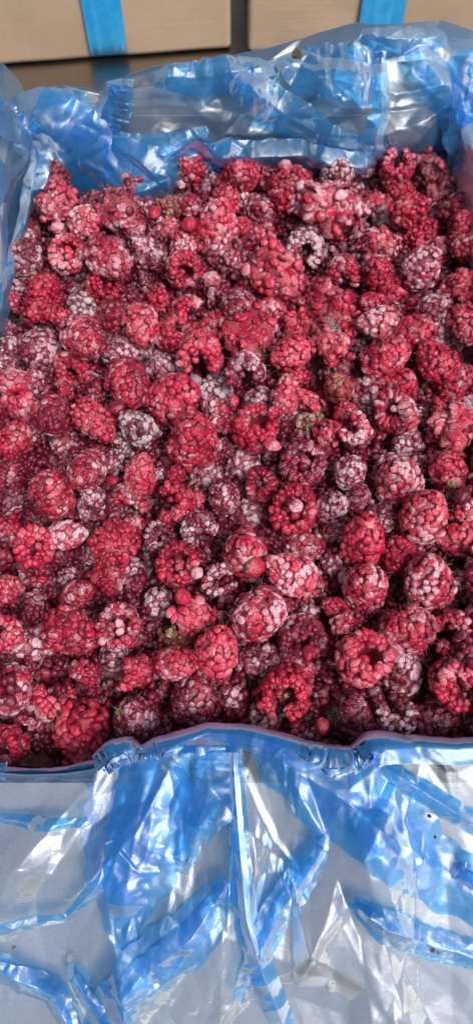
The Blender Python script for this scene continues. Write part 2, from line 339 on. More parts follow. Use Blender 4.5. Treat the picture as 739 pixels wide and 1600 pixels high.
class Facets:
    """crumpled film: flat facets of several sizes meeting in sharp creases (heights at scattered points, linear in between)"""
    def __init__(s, rect, layers, seed, step=.0005):
        u0, u1, v0, v1 = rect; s.rect = rect; s.step = step
        s.nu, s.nv = int((u1-u0)/step)+2, int((v1-v0)/step)+2; s.H = np.zeros((s.nv, s.nu)); rg = np.random.RandomState(seed)
        for cell, amp, calm in layers:
            P = []
            nx, ny = int((u1-u0)/cell)+3, int((v1-v0)/cell)+3
            for j in range(ny):
                for i in range(nx): P.append((u0+(i-1+rg.uniform(0, 1))*cell, v0+(j-1+rg.uniform(0, 1))*cell))
            h = rg.uniform(-1, 1, len(P))*amp
            h = np.sign(h)*np.abs(h/amp)**.8*amp
            if calm: h *= np.array([np.clip(.55+1.5*noise.noise(Vector((p[0]*calm, p[1]*calm, seed))), .08, 1.3) for p in P])
            vs, _, fs, ov, _, _ = delaunay_2d_cdt([Vector(p) for p in P], [], [], 0, 1e-9)
            hv = np.array([h[o[0]] if o else 0 for o in ov]); V = np.array([v[:] for v in vs])
            for f in fs:
                a, b, c = V[f[0]], V[f[1]], V[f[2]]; den = (b[1]-c[1])*(a[0]-c[0])+(c[0]-b[0])*(a[1]-c[1])
                if abs(den) < 1e-14: continue
                mn = np.minimum(np.minimum(a, b), c); mx = np.maximum(np.maximum(a, b), c)
                i0, i1 = max(0, int((mn[0]-u0)/step)), min(s.nu-1, int((mx[0]-u0)/step)+1); j0, j1 = max(0, int((mn[1]-v0)/step)), min(s.nv-1, int((mx[1]-v0)/step)+1)
                if i1 < i0 or j1 < j0: continue
                X, Y = np.meshgrid(u0+np.arange(i0, i1+1)*step, v0+np.arange(j0, j1+1)*step)
                w0 = ((b[1]-c[1])*(X-c[0])+(c[0]-b[0])*(Y-c[1]))/den; w1 = ((c[1]-a[1])*(X-c[0])+(a[0]-c[0])*(Y-c[1]))/den; w2 = 1-w0-w1
                m = (w0 >= 0) & (w1 >= 0) & (w2 > 0)
                s.H[j0:j1+1, i0:i1+1][m] += (w0*hv[f[0]]+w1*hv[f[1]]+w2*hv[f[2]])[m]
    def __call__(s, U, V):
        u = np.clip((U-s.rect[0])/s.step, 0, s.nu-1.001); v = np.clip((V-s.rect[2])/s.step, 0, s.nv-1.001); i = u.astype(int); j = v.astype(int); a = u-i; b = v-j
        H = s.H; return (H[j, i]*(1-a)+H[j, i+1]*a)*(1-b)+(H[j+1, i]*(1-a)+H[j+1, i+1]*a)*b
def vnoise(U, V, f, seed):
    return np.array([noise.noise(Vector((u*f, v*f, seed))) for u, v in zip(U.ravel(), V.ravel())]).reshape(U.shape)
bag = empty('liner_bag', (0, .2, .19), 'blue translucent plastic liner bag folded out over the open carton rim', 'plastic bag')
BL = np.array([0, .2, .19])
def grid_faces(nu, nv):
    i = np.arange(nv-1)[:, None]*nu + np.arange(nu-1)[None, :]
    return np.stack([i, i+1, i+nu+1, i+nu], -1).reshape(-1, 4)
def sheet(name, P, mat=M_FILM, disp=None, **pr):
    """P: (nv,nu,3) grid of world points, disp: displacement along the grid normal"""
    P = P.copy()
    if disp is not None:
        du = np.gradient(P, axis=1); dv = np.gradient(P, axis=0); n = np.cross(du, dv); n /= np.linalg.norm(n, axis=2, keepdims=True)+1e-12
        n[n[..., 2] + n[..., 1]*-.3 < 0] *= -1
        P = P + n*disp[..., None]
    nv, nu, _ = P.shape
    me = fast_mesh(name, (P.reshape(-1, 3)-BL), grid_faces(nu, nv), mat)
    return link(name, me, bag, **pr)
def curve(tab, x): return np.interp(x, [a for a, b in tab], [b for a, b in tab])

# front panel: out of the berries, over the rim and down the outer flap
RIMPX = [(-200, 1192), (0, 1192), (60, 1195), (120, 1193), (160, 1188), (185, 1168), (205, 1160), (225, 1172), (260, 1160), (300, 1143), (325, 1134), (380, 1138), (430, 1150), (470, 1166), (505, 1177), (545, 1178), (575, 1158), (640, 1152), (700, 1156), (739, 1152), (940, 1160)]
PROF = [(.0436, .150), (.0434, .178), (.0432, .196), (.0430, .206), (.0425, .2095), (.038, .2085), (.020, .2030), (-.010, .1925), (-.060, .1740), (-.165, .1300)]
def front_base(X, s):
    """s in 0..1 along the profile"""
    seg = [0]
    for a, b in zip(PROF[:-1], PROF[1:]): seg.append(seg[-1]+math.hypot(a[0]-b[0], a[1]-b[1]))
    seg = np.array(seg)/seg[-1]
    Y = np.interp(s, seg, [p[0] for p in PROF]); Z = np.interp(s, seg, [p[1] for p in PROF])
    px = 369.5 + X*1155/.29
    off = -(curve(RIMPX, px)-1166+11)*.000255
    wgt = np.clip(1-np.abs(Y-.043)/.05, 0, 1)
    return Y + off*wgt, Z
nu, nv = 620, 580
Xg = np.linspace(-.165, .175, nu); sg = np.linspace(0, 1, nv)**.9
XX, SS = np.meshgrid(Xg, sg)
YY, ZZ = front_base(XX, SS)
FFOLD = Folds((-.165, .175, -.16, .07), [(16, .016, .075, 105, .45), (26, .009, .034, 110, .6)], 11)
FFAC = Facets((-.30, .30, -.02, .20), [(.030, .0085, 0), (.0150, .0044, 25), (.0065, .0007, 40), (.0028, .00016, 60)], 5)
def fan(X, Y):
    """creases fan out from a gathering point behind the rim"""
    dx, dy = X-.012, .135-Y; r = np.sqrt(dx*dx+dy*dy); a = np.arctan2(dx, dy); return a*.19, r/1.45
def front_disp(X, Y, grid=False):
    if grid: h = FFOLD(X, Y[::-1], True)[::-1]
    else: h = FFOLD(X, Y)
    a, r = fan(X, Y); h = h*.9 + FFAC(a, r)*1.25
    env = np.clip((.043-Y)/.035, .13, 1.0)
    h = h*env
    return np.where(h > -.001, h, -.001+.25*(h+.001))*.85
def rim_off(X, Y):
    return -(curve(RIMPX, 369.5 + X*1155/.29)-1166+11)*.000255*np.clip(1-np.abs(Y-.043)/.05, 0, 1)
YB0 = YY - rim_off(XX, YY); YCOL = YB0.mean(1); YCOL = np.minimum.accumulate(YCOL - np.arange(len(YCOL))*1e-9)
FD = front_disp(XX, YCOL[:, None]*np.ones_like(XX), True)
sheet('front_panel', np.stack([XX, YY, ZZ], -1), M_FILM, FD + .0015)
def front_D(P):
    P = np.asarray(P); return front_disp(P[..., 0], P[..., 1]-rim_off(P[..., 0], P[..., 1])) + .0015
FHX = [-q[0] for q in PROF[4:]]; FHZ = [q[1] for q in PROF[4:]]
def front_hit(x, y):
    """pixel -> point on the undisplaced front panel"""
    d = ray(x, y)
    d = d/np.dot(d, FWD); lo, hi = .15, .6
    for _ in range(26):
        t = (lo+hi)/2; p = CAM + d*t
        zz = .2095 if p[1] > .043 else np.interp(-p[1], FHX, FHZ)
        if p[2] <= zz: hi = t
        else: lo = t
    yl = .0425 + float(rim_off(p[0], .043)); e = p[1]-yl
    if e > 0: p = np.array([p[0], yl+min(e, .0018), .2095-e*1.3])      # past the crest it hangs down inside
    return p
def ribbon(name, pts, hit, lift=.004, arch=.003, nt=44, ns=220, mat=M_FOLD, seed=0, rough=.0016, base=None, wide=1.2, **pr):
    """a gathered pleat of film: pts = (x, y, halfwidth px[, angle]) along its run; hit maps pixels to the panel it lies on"""
    C = np.array([(a[0], a[1], a[2]) for a in pts], float)
    L = np.concatenate([[0], np.cumsum(np.hypot(*np.diff(C[:, :2], axis=0).T))]); L /= L[-1]
    s = np.linspace(0, 1, ns); 
    def sm(k):
        y = np.interp(s, L, C[:, k]); kk = np.ones(9)/9; return np.convolve(np.pad(y, 4, mode='edge'), kk, 'valid')
    cx, cyy, hw = sm(0), sm(1), sm(2)*wide
    tx, ty = np.gradient(cx), np.gradient(cyy); q = np.hypot(tx, ty)+1e-9; nx, ny = -ty/q, tx/q
    rg = np.random.RandomState(seed+500)
    e1 = 1 + .22*np.array([noise.noise(Vector((i*.06, 7.1, seed))) for i in range(ns)]); e2 = 1 + .22*np.array([noise.noise(Vector((i*.07, 2.1, seed+9))) for i in range(ns)])
    P = np.zeros((nt, ns, 3)); 
    for j, t in enumerate(np.linspace(-1, 1, nt)):
        ww = hw*(e1 if t > 0 else e2)*t
        for i in range(ns): P[j, i] = hit(cx[i]+nx[i]*ww[i], cyy[i]+ny[i]*ww[i])
    T = np.linspace(-1, 1, nt)[:, None]*np.ones((1, ns)); S = np.ones((nt, 1))*s[None, :]
    Lm = float(np.sum(np.linalg.norm(np.diff(P[nt//2], axis=0), axis=1))); Wm = float(np.mean(np.linalg.norm(P[-1]-P[0], axis=1)))
    rf = Folds((0, Lm, -Wm/2, Wm/2), [(14, rough*2.0, .030, 8, .35), (22, rough*.9, .013, 20, .8)], seed+40)
    D = lift + arch*(1-np.abs(T)**1.1)*np.clip(hw/np.max(hw), .3, 1)[None, :] + .5*rf(S*Lm, T*Wm*.5) + Facets((-.01, Lm+.01, -Wm, Wm), [(.014, .0013, 0), (.0060, .0004, 40), (.0028, .00012, 60)], seed+70)(S*Lm, T*Wm*.5)
    D *= np.clip(np.minimum(S, 1-S)*9, .12, 1)
    if base is not None: D = D + base(P)
    # push towards the viewer side of the panel it lies on
    du = np.gradient(P, axis=1); dv = np.gradient(P, axis=0); n = np.cross(du, dv); n /= np.linalg.norm(n, axis=2, keepdims=True)+1e-12
    f = np.sum(n*(CAM-P), axis=2) < 0; n[f] *= -1
    P = P + n*D[..., None]
    me = fast_mesh(name, (P.reshape(-1, 3)-BL), grid_faces(ns, nt), mat)
    return link(name, me, bag, **pr)
FR = [
 ([(-40, 1188, 20), (60, 1190, 20), (150, 1184, 20), (200, 1164, 24), (260, 1158, 24), (330, 1138, 24), (420, 1149, 28), (500, 1176, 30), (560, 1163, 32), (640, 1156, 32), (780, 1160, 34)], .004, .001),
 ([(215, 1172, 30), (225, 1230, 62), (215, 1300, 66), (205, 1370, 52), (198, 1430, 26), (196, 1475, 10)], .006, .004),
 ([(330, 1150, 26), (330, 1200, 40), (322, 1250, 34), (300, 1300, 18), (285, 1360, 8)], .007, .003),
 ([(362, 1150, 10), (368, 1240, 12), (376, 1330, 12), (384, 1420, 14), (410, 1510, 16), (450, 1620, 14)], .006, .006),
 ([(400, 1150, 14), (440, 1190, 32), (520, 1235, 52), (610, 1300, 50), (690, 1365, 40), (790, 1430, 30)], .005, .004),
 ([(360, 1365, 12), (300, 1450, 34), (230, 1500, 34), (180, 1560, 26), (150, 1640, 22)], .005, .003),
 ([(515, 1290, 8), (470, 1360, 20), (430, 1420, 20), (395, 1500, 14), (370, 1560, 8)], .006, .003),
 ([(545, 1400, 8), (600, 1435, 22), (670, 1470, 18), (780, 1500, 16)], .005, .003),
 ([(-20, 1275, 5), (60, 1280, 8), (150, 1278, 5)], .004, .002),
 ([(-20, 1442, 6), (60, 1432, 8), (110, 1425, 5), (160, 1370, 10), (170, 1330, 5)], .004, .003),
 ([(-20, 1490, 10), (40, 1520, 16), (90, 1545, 14), (120, 1620, 12)], .006, .004),
 ([(110, 1500, 6), (150, 1560, 14), (200, 1625, 16)], .006, .004),
 ([(560, 1170, 5), (620, 1210, 12), (690, 1255, 14), (790, 1320, 12)], .006, .005),
 ([(700, 1350, 12), (745, 1380, 16), (800, 1400, 16)], .006, .003),
]
for i, (pts, lift, arch) in enumerate(FR):      # each gathered fold: one doubled layer with a narrower, tighter one on top
    ribbon('pleat', pts, front_hit, lift*.10+.0006, arch*.35, seed=i*3+1, base=front_D, wide=1.30 if i else 1.1)
    if max(p[2] for p in pts) > 11: ribbon('pleat', pts[:-1] if len(pts) > 4 else pts, front_hit, lift*.12+.0014, arch*.5, seed=i*3+2, base=front_D, wide=.72)

# rear panel: stands up behind the berries
CREST = [(-260, 150), (0, 172), (35, 150), (50, 140), (100, 134), (150, 146), (180, 152), (205, 122), (240, 112), (300, 106), (360, 96), (420, 78), (480, 57), (530, 44), (560, 38), (620, 38), (690, 31), (715, 38), (739, 46), (900, 70)]
BOT = [(-260, 300), (60, 300), (130, 295), (300, 270), (400, 262), (500, 250), (620, 262), (739, 280), (900, 300)]
def YT(px): return float(np.interp(px, [0, 200, 500, 739], [.020, .022, .040, .048]))
nu, nv = 420, 190
pxg = np.linspace(-120, 860, nu); tg = np.linspace(0, 1.22, nv)
P = np.zeros((nv, nu, 3))
for i, px in enumerate(pxg):
    cr_, bt_ = curve(CREST, px), curve(BOT, px)+45
    top = at_Y(px, cr_, .391+YT(px))
    for j, t in enumerate(tg):
        if t <= 1: P[j, i] = at_Y(px, bt_+(cr_-bt_)*t, .391+YT(px)*t**2)
        else:
            a = (t-1)/.22; P[j, i] = top + np.array([0, .004*math.sin(a*3.1)+.022*a, -.055*a**1.3])
U = P[..., 0]; Vv = np.ones((nv, nu))*(tg*.08)[:, None]
RFOLD = Folds((-.2, .2, 0, .1), [(16, .014, .050, 20, .8), (20, .007, .024, None, 0)], 21)
RFAC = Facets((-.30, .30, -.02, .16), [(.026, .0066, 0), (.0125, .0026, 25), (.0055, .0006, 40), (.0024, .00014, 60)], 6)
def rear_disp(X, v):
    h = RFOLD(X, v)*.9 + RFAC(X*.8+v*.5, v*1.3-X*.15+.04)*1.1; h = np.where(h > -.001, h, -.001+.25*(h+.001))*.85; return h
D = rear_disp(U, Vv)*np.clip(1.35-tg, .35, 1)[:, None]
def rear_D(P):
    P = np.asarray(P); return rear_disp(P[..., 0], np.clip((P[..., 2]-.15)/.08, 0, 1.2)*.08)
sheet('rear_panel', P, M_FILM, D)
def rear_hit(x, y):
    cr_, bt_ = curve(CREST, x), curve(BOT, x)+45
    t = max(-.2, min(1.0, (y-bt_)/(cr_-bt_))); return at_Y(x, y, .391+YT(x)*max(t, 0)**2)
BR = [
 ([(20, 165, 16), (70, 185, 36), (120, 220, 40), (180, 248, 32), (240, 250, 26), (300, 232, 16), (380, 222, 10)], .014, .008),
 ([(45, 150, 10), (100, 165, 22), (150, 205, 22), (200, 232, 20), (270, 222, 16), (330, 205, 9)], .010, .006),
 ([(85, 190, 12), (140, 235, 30), (210, 262, 16), (290, 246, 7)], .020, .006),
 ([(290, 232, 8), (370, 225, 12), (450, 228, 12), (520, 232, 10), (600, 245, 8)], .010, .006),
 ([(350, 120, 8), (400, 150, 20), (460, 185, 22), (520, 215, 16), (580, 228, 8)], .007, .004),
 ([(430, 100, 5), (470, 112, 24), (540, 118, 30), (588, 120, 28)], .006, .003),
 ([(592, 70, 4), (588, 120, 8), (590, 170, 10), (578, 218, 16), (560, 240, 10)], .008, .004),
 ([(240, 125, 8), (300, 130, 16), (380, 125, 16), (430, 110, 8)], .006, .003),
 ([(205, 125, 6), (195, 160, 14), (180, 195, 14), (165, 220, 8)], .008, .004),
 ([(640, 60, 8), (655, 100, 20), (690, 140, 20), (708, 200, 14), (712, 270, 12)], .007, .004),
 ([(735, 60, 20), (728, 130, 22), (724, 200, 24), (728, 270, 30), (735, 320, 30)], .012, .006),
 ([(750, 90, 20), (742, 170, 22), (738, 250, 26), (745, 330, 30)], .018, .006),
 ([(560, 60, 6), (600, 75, 14), (650, 70, 14), (700, 60, 8)], .006, .003),
 ([(-10, 170, 14), (30, 175, 12), (60, 205, 16), (62, 245, 12)], .016, .006),
]
for i, (pts, lift, arch) in enumerate(BR): ribbon('pleat', pts, rear_hit, lift*.7, arch, seed=i*3+101, base=rear_D, wide=1.45)

# side panels
def side_panel(sgn, Xw, seed):
    nu, nv = 300, 110
    yg = np.linspace(.0, .43, nu); t = np.linspace(0, 1, nv)
    prof = [(0, .150), (-.002, .190), (.002, .212), (.010, .226), (.024, .228), (.045, .214), (.09, .178), (.13, .150)]
    ls = np.linspace(0, 1, len(prof)); ox = np.interp(t, ls, [p[0] for p in prof]); oz = np.interp(t, ls, [p[1] for p in prof])
    Y, T = np.meshgrid(yg, t)
    X = Xw + sgn*ox[:, None] + 0*Y; Z = oz[:, None] + 0*Y
    wob = np.array([noise.noise(Vector((y*16, seed, 0))) for y in yg])*.006
    bulge = -sgn*np.exp(-((Y-.37)/.045)**2)*.012*np.clip((Z-.18)/.03, 0, 1) if sgn < 0 else 0
    X = X + sgn*wob[None, :]*np.clip((Z-.17)/.04, 0, 1) + bulge; Z = Z + wob[None, :]*.5*(T > .2)
    D = Folds((0, .43, 0, .16), [(16, .016, .055, 95, .6), (20, .008, .024, None, 0)], seed)(Y, T*.16, True)*.9
    D = D + Facets((-.05, .5, -.02, .2), [(.020, .0042, 0), (.0090, .0021, 30), (.0045, .0008, 45)], seed+3, .0008)(Y*.6, T*.16)
    D = np.where(D > -.001, D, -.001+.25*(D+.001))*.85
    sheet('side_panel', np.stack([X, Y, Z], -1), M_FILM, D)
side_panel(-1, -.1295, 31); side_panel(1, .1335, 41)
def left_hit(x, y):
    """pixel -> left wall plane leaning outwards"""
    d = ray(x, y); nrm = unit((1, 0, .55)); p0 = np.array([-.122, .3, .19]); t = np.dot(p0-CAM, nrm)/np.dot(d, nrm); return CAM + d*t
LR = [
 ([(60, 200, 10), (66, 235, 16), (56, 280, 14), (44, 320, 6)], .006, .005),
 ([(-5, 190, 12), (25, 215, 16), (40, 260, 10), (30, 330, 8), (12, 400, 6), (2, 470, 6)], .004, .004),
 ([(-30, 240, 20), (-12, 320, 16), (-6, 420, 12), (-8, 520, 12)], .004, .004),
]
for i, (pts, lift, arch) in enumerate(LR): ribbon('pleat', pts, left_hit, lift, arch, seed=i*3+201)
#BERRIES
# ------------------------------------------------------------------ raspberries: prototypes
def ico(sub):
    bm = bmesh.new(); bmesh.ops.create_icosphere(bm, subdivisions=sub, radius=1.0)
    v = np.array([q.co[:] for q in bm.verts]); f = np.array([[q.index for q in p.verts] for p in bm.faces]); bm.free(); return v, f
ICO3, ICO2 = ico(3), ico(2)
def drupe(seed, src):
    """one drupelet, unit size, +Z outwards; soft dents and a flattened or dimpled top"""
    v, f = src; v = v.copy(); rg = np.random.RandomState(seed)
    n = np.array([noise.noise(Vector(p*1.3)+Vector((seed*3.1, 0, 0))) for p in v]); m = np.array([noise.noise(Vector(p*3.1)+Vector((0, seed*2.3, 0))) for p in v])
    v = v*(1+.20*n+.06*m)[:, None]
    if seed % 3 == 1: v[:, 2] -= np.clip(v[:, 2]-.7, 0, 1)*.4
    if seed % 4 == 2: v[:, 2] -= .26*np.exp(-((v[:, 0]-.1)**2+(v[:, 1]+.1)**2)/.10)*(v[:, 2] > 0)
    v[:, 0] *= rg.uniform(.9, 1.18); v[:, 1] *= rg.uniform(.85, 1.05)
    keep = v[f].mean(1)[:, 2] > -.45; f = f[keep]; used = np.unique(f); mp = -np.ones(len(v), int); mp[used] = np.arange(len(used))
    return v[used], mp[f]
ND = 12
DR3 = [drupe(i, ICO3) for i in range(ND)]; DR2 = [drupe(i, ICO2) for i in range(ND)]
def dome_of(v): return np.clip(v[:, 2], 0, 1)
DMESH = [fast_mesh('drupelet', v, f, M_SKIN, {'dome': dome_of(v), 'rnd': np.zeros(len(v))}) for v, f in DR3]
def relax(P, proj, it=22):
    n = len(P)
    for k in range(it):
        D = P[:, None]-P[None]; d = np.linalg.norm(D, axis=2)+np.eye(n)*9
        sp = np.sort(d, axis=1)[:, :5].mean()
        wgt = np.clip(1-d/(sp*1.25), 0, 1)/d
        P = proj(P + (D*wgt[..., None]).sum(1)*.28)
    return P
def frame(n, ref=None, spin=0.0):
    z = unit(n); r = np.array([0, 0, 1.0]) if ref is None else ref
    if abs(np.dot(z, unit(r))) > .95: r = np.array([1.0, 0, 0])
    x = unit(np.cross(r, z)); y = np.cross(z, x)
    c, s = math.cos(spin), math.sin(spin); return np.stack([x*c+y*s, -x*s+y*c, z], 1)
class Proto: pass
def finish(pr):
    pr.n = len(pr.pos)
    pr.mesh_hi = pr.joined('drupelets', range(pr.n), DR3); pr.hull_me = fast_mesh('core', pr.hull[0], pr.hull[1], M_CORE); pr.hairs = None
    return pr
def joined(pr, name, idx, src):
    V = []; F = []; A = []; B = []; o = 0
    for i in idx:
        v, f = src[pr.var[i]]; V.append(v @ (pr.fr[i]*pr.sc[i]).T + pr.pos[i]); F.append(f+o); o += len(v)
        A.append(dome_of(v)); B.append(np.full(len(v), pr.rnd[i]))
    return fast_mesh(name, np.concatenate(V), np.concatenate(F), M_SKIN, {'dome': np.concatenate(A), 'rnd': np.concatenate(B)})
Proto.joined = joined
def lathe(prof, nphi=36, phi0=0, phi1=2*math.pi, seed=0, amp=.012):
    V = []; F = []; closed = phi1-phi0 > 6.2
    m = nphi if closed else nphi+1
    for r, z in prof:
        for j in range(m):
            a = phi0+(phi1-phi0)*j/nphi; q = r*(1+amp*8*noise.noise(Vector((math.cos(a)*2, math.sin(a)*2, z*3+seed))))
            V.append((q*math.cos(a), q*math.sin(a), z))
    for i in range(len(prof)-1):
        for j in range(nphi):
            j2 = (j+1) % m; F.append((i*m+j, i*m+j2, (i+1)*m+j2)); F.append((i*m+j, (i+1)*m+j2, (i+1)*m+j))
    return np.array(V), np.array(F)
def thimble(seed, length=1.0, taper=.25, spacing=.15, hole=.19, gap=None, bend=0.0):
    """hollow berry: +Z is the open end; gap = (half angle) of a missing sector around +X"""
    rg = np.random.RandomState(seed); pr = Proto(); a = .415; c = length*.56; zr = .30*length
    N = int(4*math.pi*a*c*.80/(spacing**2*.87)); k = np.arange(N)+.5
    z = -1+k/N*1.52; ph = k*2.399963+seed; rad = np.sqrt(np.clip(1-z*z, 0, 1)); P = np.stack([rad*np.cos(ph)*a, rad*np.sin(ph)*a, z*c], 1)
    P += rg.normal(0, spacing*.12, P.shape)
    ab = np.array([a, a, c])
    def proj(Q):
        q = Q/ab; q /= np.linalg.norm(q, axis=1, keepdims=True); q = q*ab; q[:, 2] = np.minimum(q[:, 2], zr); return q
    P = relax(proj(P), proj)
    Nn = P/ab**2; Nn /= np.linalg.norm(Nn, axis=1, keepdims=True)
    pos = []; fr = []; sc = []
    for p, n in zip(P, Nn):
        s = spacing*.60*rg.uniform(.84, 1.18); pos.append(p); F_ = frame(n, np.array([0, 0, 1.0]), rg.normal(0, .35)); fr.append(F_); sc.append(np.array([s*1.05, s*1.15, s*.84]))
    # the ring of long drupelets round the opening
    rows = [((hole+.42)/2, (.42-hole)*.58, 1.02, .05)] if seed in (20, 24, 28) else [(.365, spacing*.66, .98, .035), (hole+.075, spacing*.60, .92, .045)]
    for rr, lx, ly, up_ in rows:
      nr = int(2*math.pi*rr/(spacing*1.02))
      for j in range(nr):
        ph = j/nr*2*math.pi+rg.normal(0, .09); u = np.array([math.cos(ph), math.sin(ph), 0]); p = u*rr*rg.uniform(.95, 1.06)+np.array([0, 0, zr+up_+rg.normal(0, .02)])
        x = unit(u*.95+np.array([0, 0, -.1])); zz = unit(np.array([0, 0, 1.0])-np.dot([0, 0, 1.0], x)*x + u*(.25 if rr > .33 else -.15)+rg.normal(0, .12, 3)); x = unit(x-np.dot(x, zz)*zz); y = np.cross(zz, x)
        pos.append(p); fr.append(np.stack([x, y, zz], 1)); s = spacing*.60*rg.uniform(.82, 1.18); sc.append(np.array([lx*rg.uniform(.85, 1.1), s*ly, s*1.0]))
    # inner wall
    for zz_ in (zr-.10, zr-.24, zr-.38):
        m = int(2*math.pi*hole/(spacing*.9))
        for j in range(m):
            ph = j/m*2*math.pi+zz_*9; u = np.array([math.cos(ph), math.sin(ph), 0])
            pos.append(u*(hole+.075)+np.array([0, 0, zz_])); fr.append(frame(-u, np.array([0, 0, 1.0]))); s = spacing*.5; sc.append(np.array([s, s*1.5, s*.9]))
    pos = np.array(pos); fr = np.array(fr); sc = np.array(sc)
    tp = 1-taper*np.clip(-pos[:, 2]/c, 0, 1)**1.3; pos[:, :2] *= tp[:, None]; sc *= (.55+.45*tp)[:, None]
    keep = np.ones(len(pos), bool); phi = np.arctan2(pos[:, 1], pos[:, 0])
    ph0, ph1 = 0, 2*math.pi
    if gap:
        lim = gap*(1+.25*np.array([noise.noise(Vector((p[2]*4, seed, 0))) for p in pos])); keep = (np.abs(phi) > lim) | (pos[:, 2] < -c*.9); ph0, ph1 = gap*1.02, 2*math.pi-gap*1.02
    # a few lost drupelets
    keep &= rg.rand(len(pos)) > .02
    if bend:
        pos = pos.copy(); 
    pos, fr, sc = pos[keep], fr[keep], sc[keep]
    q = 1+.26*np.array([noise.noise(Vector(p*2.3)+Vector((seed, 0, 0))) for p in pos])
    sq = np.array([rg.uniform(.96, 1.06), rg.uniform(.86, .98), 1.0]); shx, shy = rg.normal(0, .14), rg.normal(0, .14)
    warp = lambda Q, k: np.stack([Q[:, 0]*k*sq[0]+Q[:, 2]*shx, Q[:, 1]*k*sq[1]+Q[:, 2]*shy, Q[:, 2]], 1)
    pos = warp(pos, q)
    pr.pos, pr.fr, pr.sc = pos, fr, sc; pr.var = rg.randint(0, ND, len(pos)); pr.rnd = rg.rand(len(pos))
    zs = np.linspace(-.97, zr/c, 12); prof = [(.93*a*math.sqrt(max(0, 1-q*q))*(1-taper*max(0, -q)**1.3), q*c*.93) for q in zs]
    prof += [(.36, zr+.03), (.30, zr+.06), (hole+.05, zr+.04), (hole+.03, zr-.06), (hole+.01, zr-.3), (hole*.8, zr-.52*length), (.02, zr-.60*length)]
    hv, hf = lathe(prof, 30, ph0, ph1, seed); hv = warp(hv, 1+.26*np.array([noise.noise(Vector(p*2.3)+Vector((seed, 0, 0))) for p in hv])); pr.hull = (hv, hf); pr.N = fr[:, :, 2]
    return finish(pr)
def lump(seed, spacing=.15, rough=.35, elong=1.0, flat=1.0, crushed=0.0, loosen=.07):
    """crumbled or crushed berry: drupelets over an uneven body"""
    rg = np.random.RandomState(seed+900); pr = Proto(); off = Vector((seed*5.3, 1.7, 0))
    def rr(u): return .40*(1+rough*(noise.noise(Vector(u*1.5)+off)*1.2+.5*noise.noise(Vector(u*3.4)+off)))
    N = int(4*math.pi*.40**2/(spacing**2*.80)); k = np.arange(N)+.5; z = 1-2*k/N; ph = k*2.399963; rad = np.sqrt(1-z*z); P = np.stack([rad*np.cos(ph), rad*np.sin(ph), z], 1)+rg.normal(0, .08, (N, 3))
    proj = lambda Q: Q/np.linalg.norm(Q, axis=1, keepdims=True)
    P = relax(proj(P), proj, 12); S = np.array([1.0*elong, 1.0/elong**.5, flat/elong**.5])
    pos = []; fr = []; sc = []
    for u in P:
        r = rr(u); p = u*r; e = .05; 
        t1 = frame(u)[:, 0]; t2 = frame(u)[:, 1]
        n = unit(u - t1*(rr(unit(u+t1*e))-r)/(r*e)*.8 - t2*(rr(unit(u+t2*e))-r)/(r*e)*.8)
        n = unit(n + rg.normal(0, loosen, 3)); s = spacing*.62*rg.uniform(.66, 1.3)
        zf = .86*(1-.55*crushed); pos.append((p-n*s*crushed*.35 + rg.normal(0, .012, 3))*S); fr.append(frame(n/S, None, rg.uniform(0, 6.28))); sc.append(np.array([s*rg.uniform(.9, 1.3), s, s*zf]))
    for _ in range(int(3*(1-crushed))):       # odd drupelets stuck on
        u = unit(rg.normal(0, 1, 3)); s = spacing*.62*rg.uniform(.9, 1.35); pos.append(u*(rr(u)+s*.8)*S); fr.append(frame(unit(u+rg.normal(0, .6, 3)))); sc.append(np.array([s*1.1, s, s]))
    pr.pos, pr.fr, pr.sc = np.array(pos), np.array(fr), np.array(sc); pr.var = rg.randint(0, ND, len(pos)); pr.rnd = rg.rand(len(pos)); pr.N = pr.fr[:, :, 2]
    v, f = ICO3; V = np.array([u*rr(u)*(.95+.05*crushed)*(1+.05*noise.noise(Vector(u*7)+off))*S for u in v]); pr.hull = (V, f)
    return finish(pr)
def family(fine, mid, coarse): return {0: fine, 1: mid, 2: coarse}
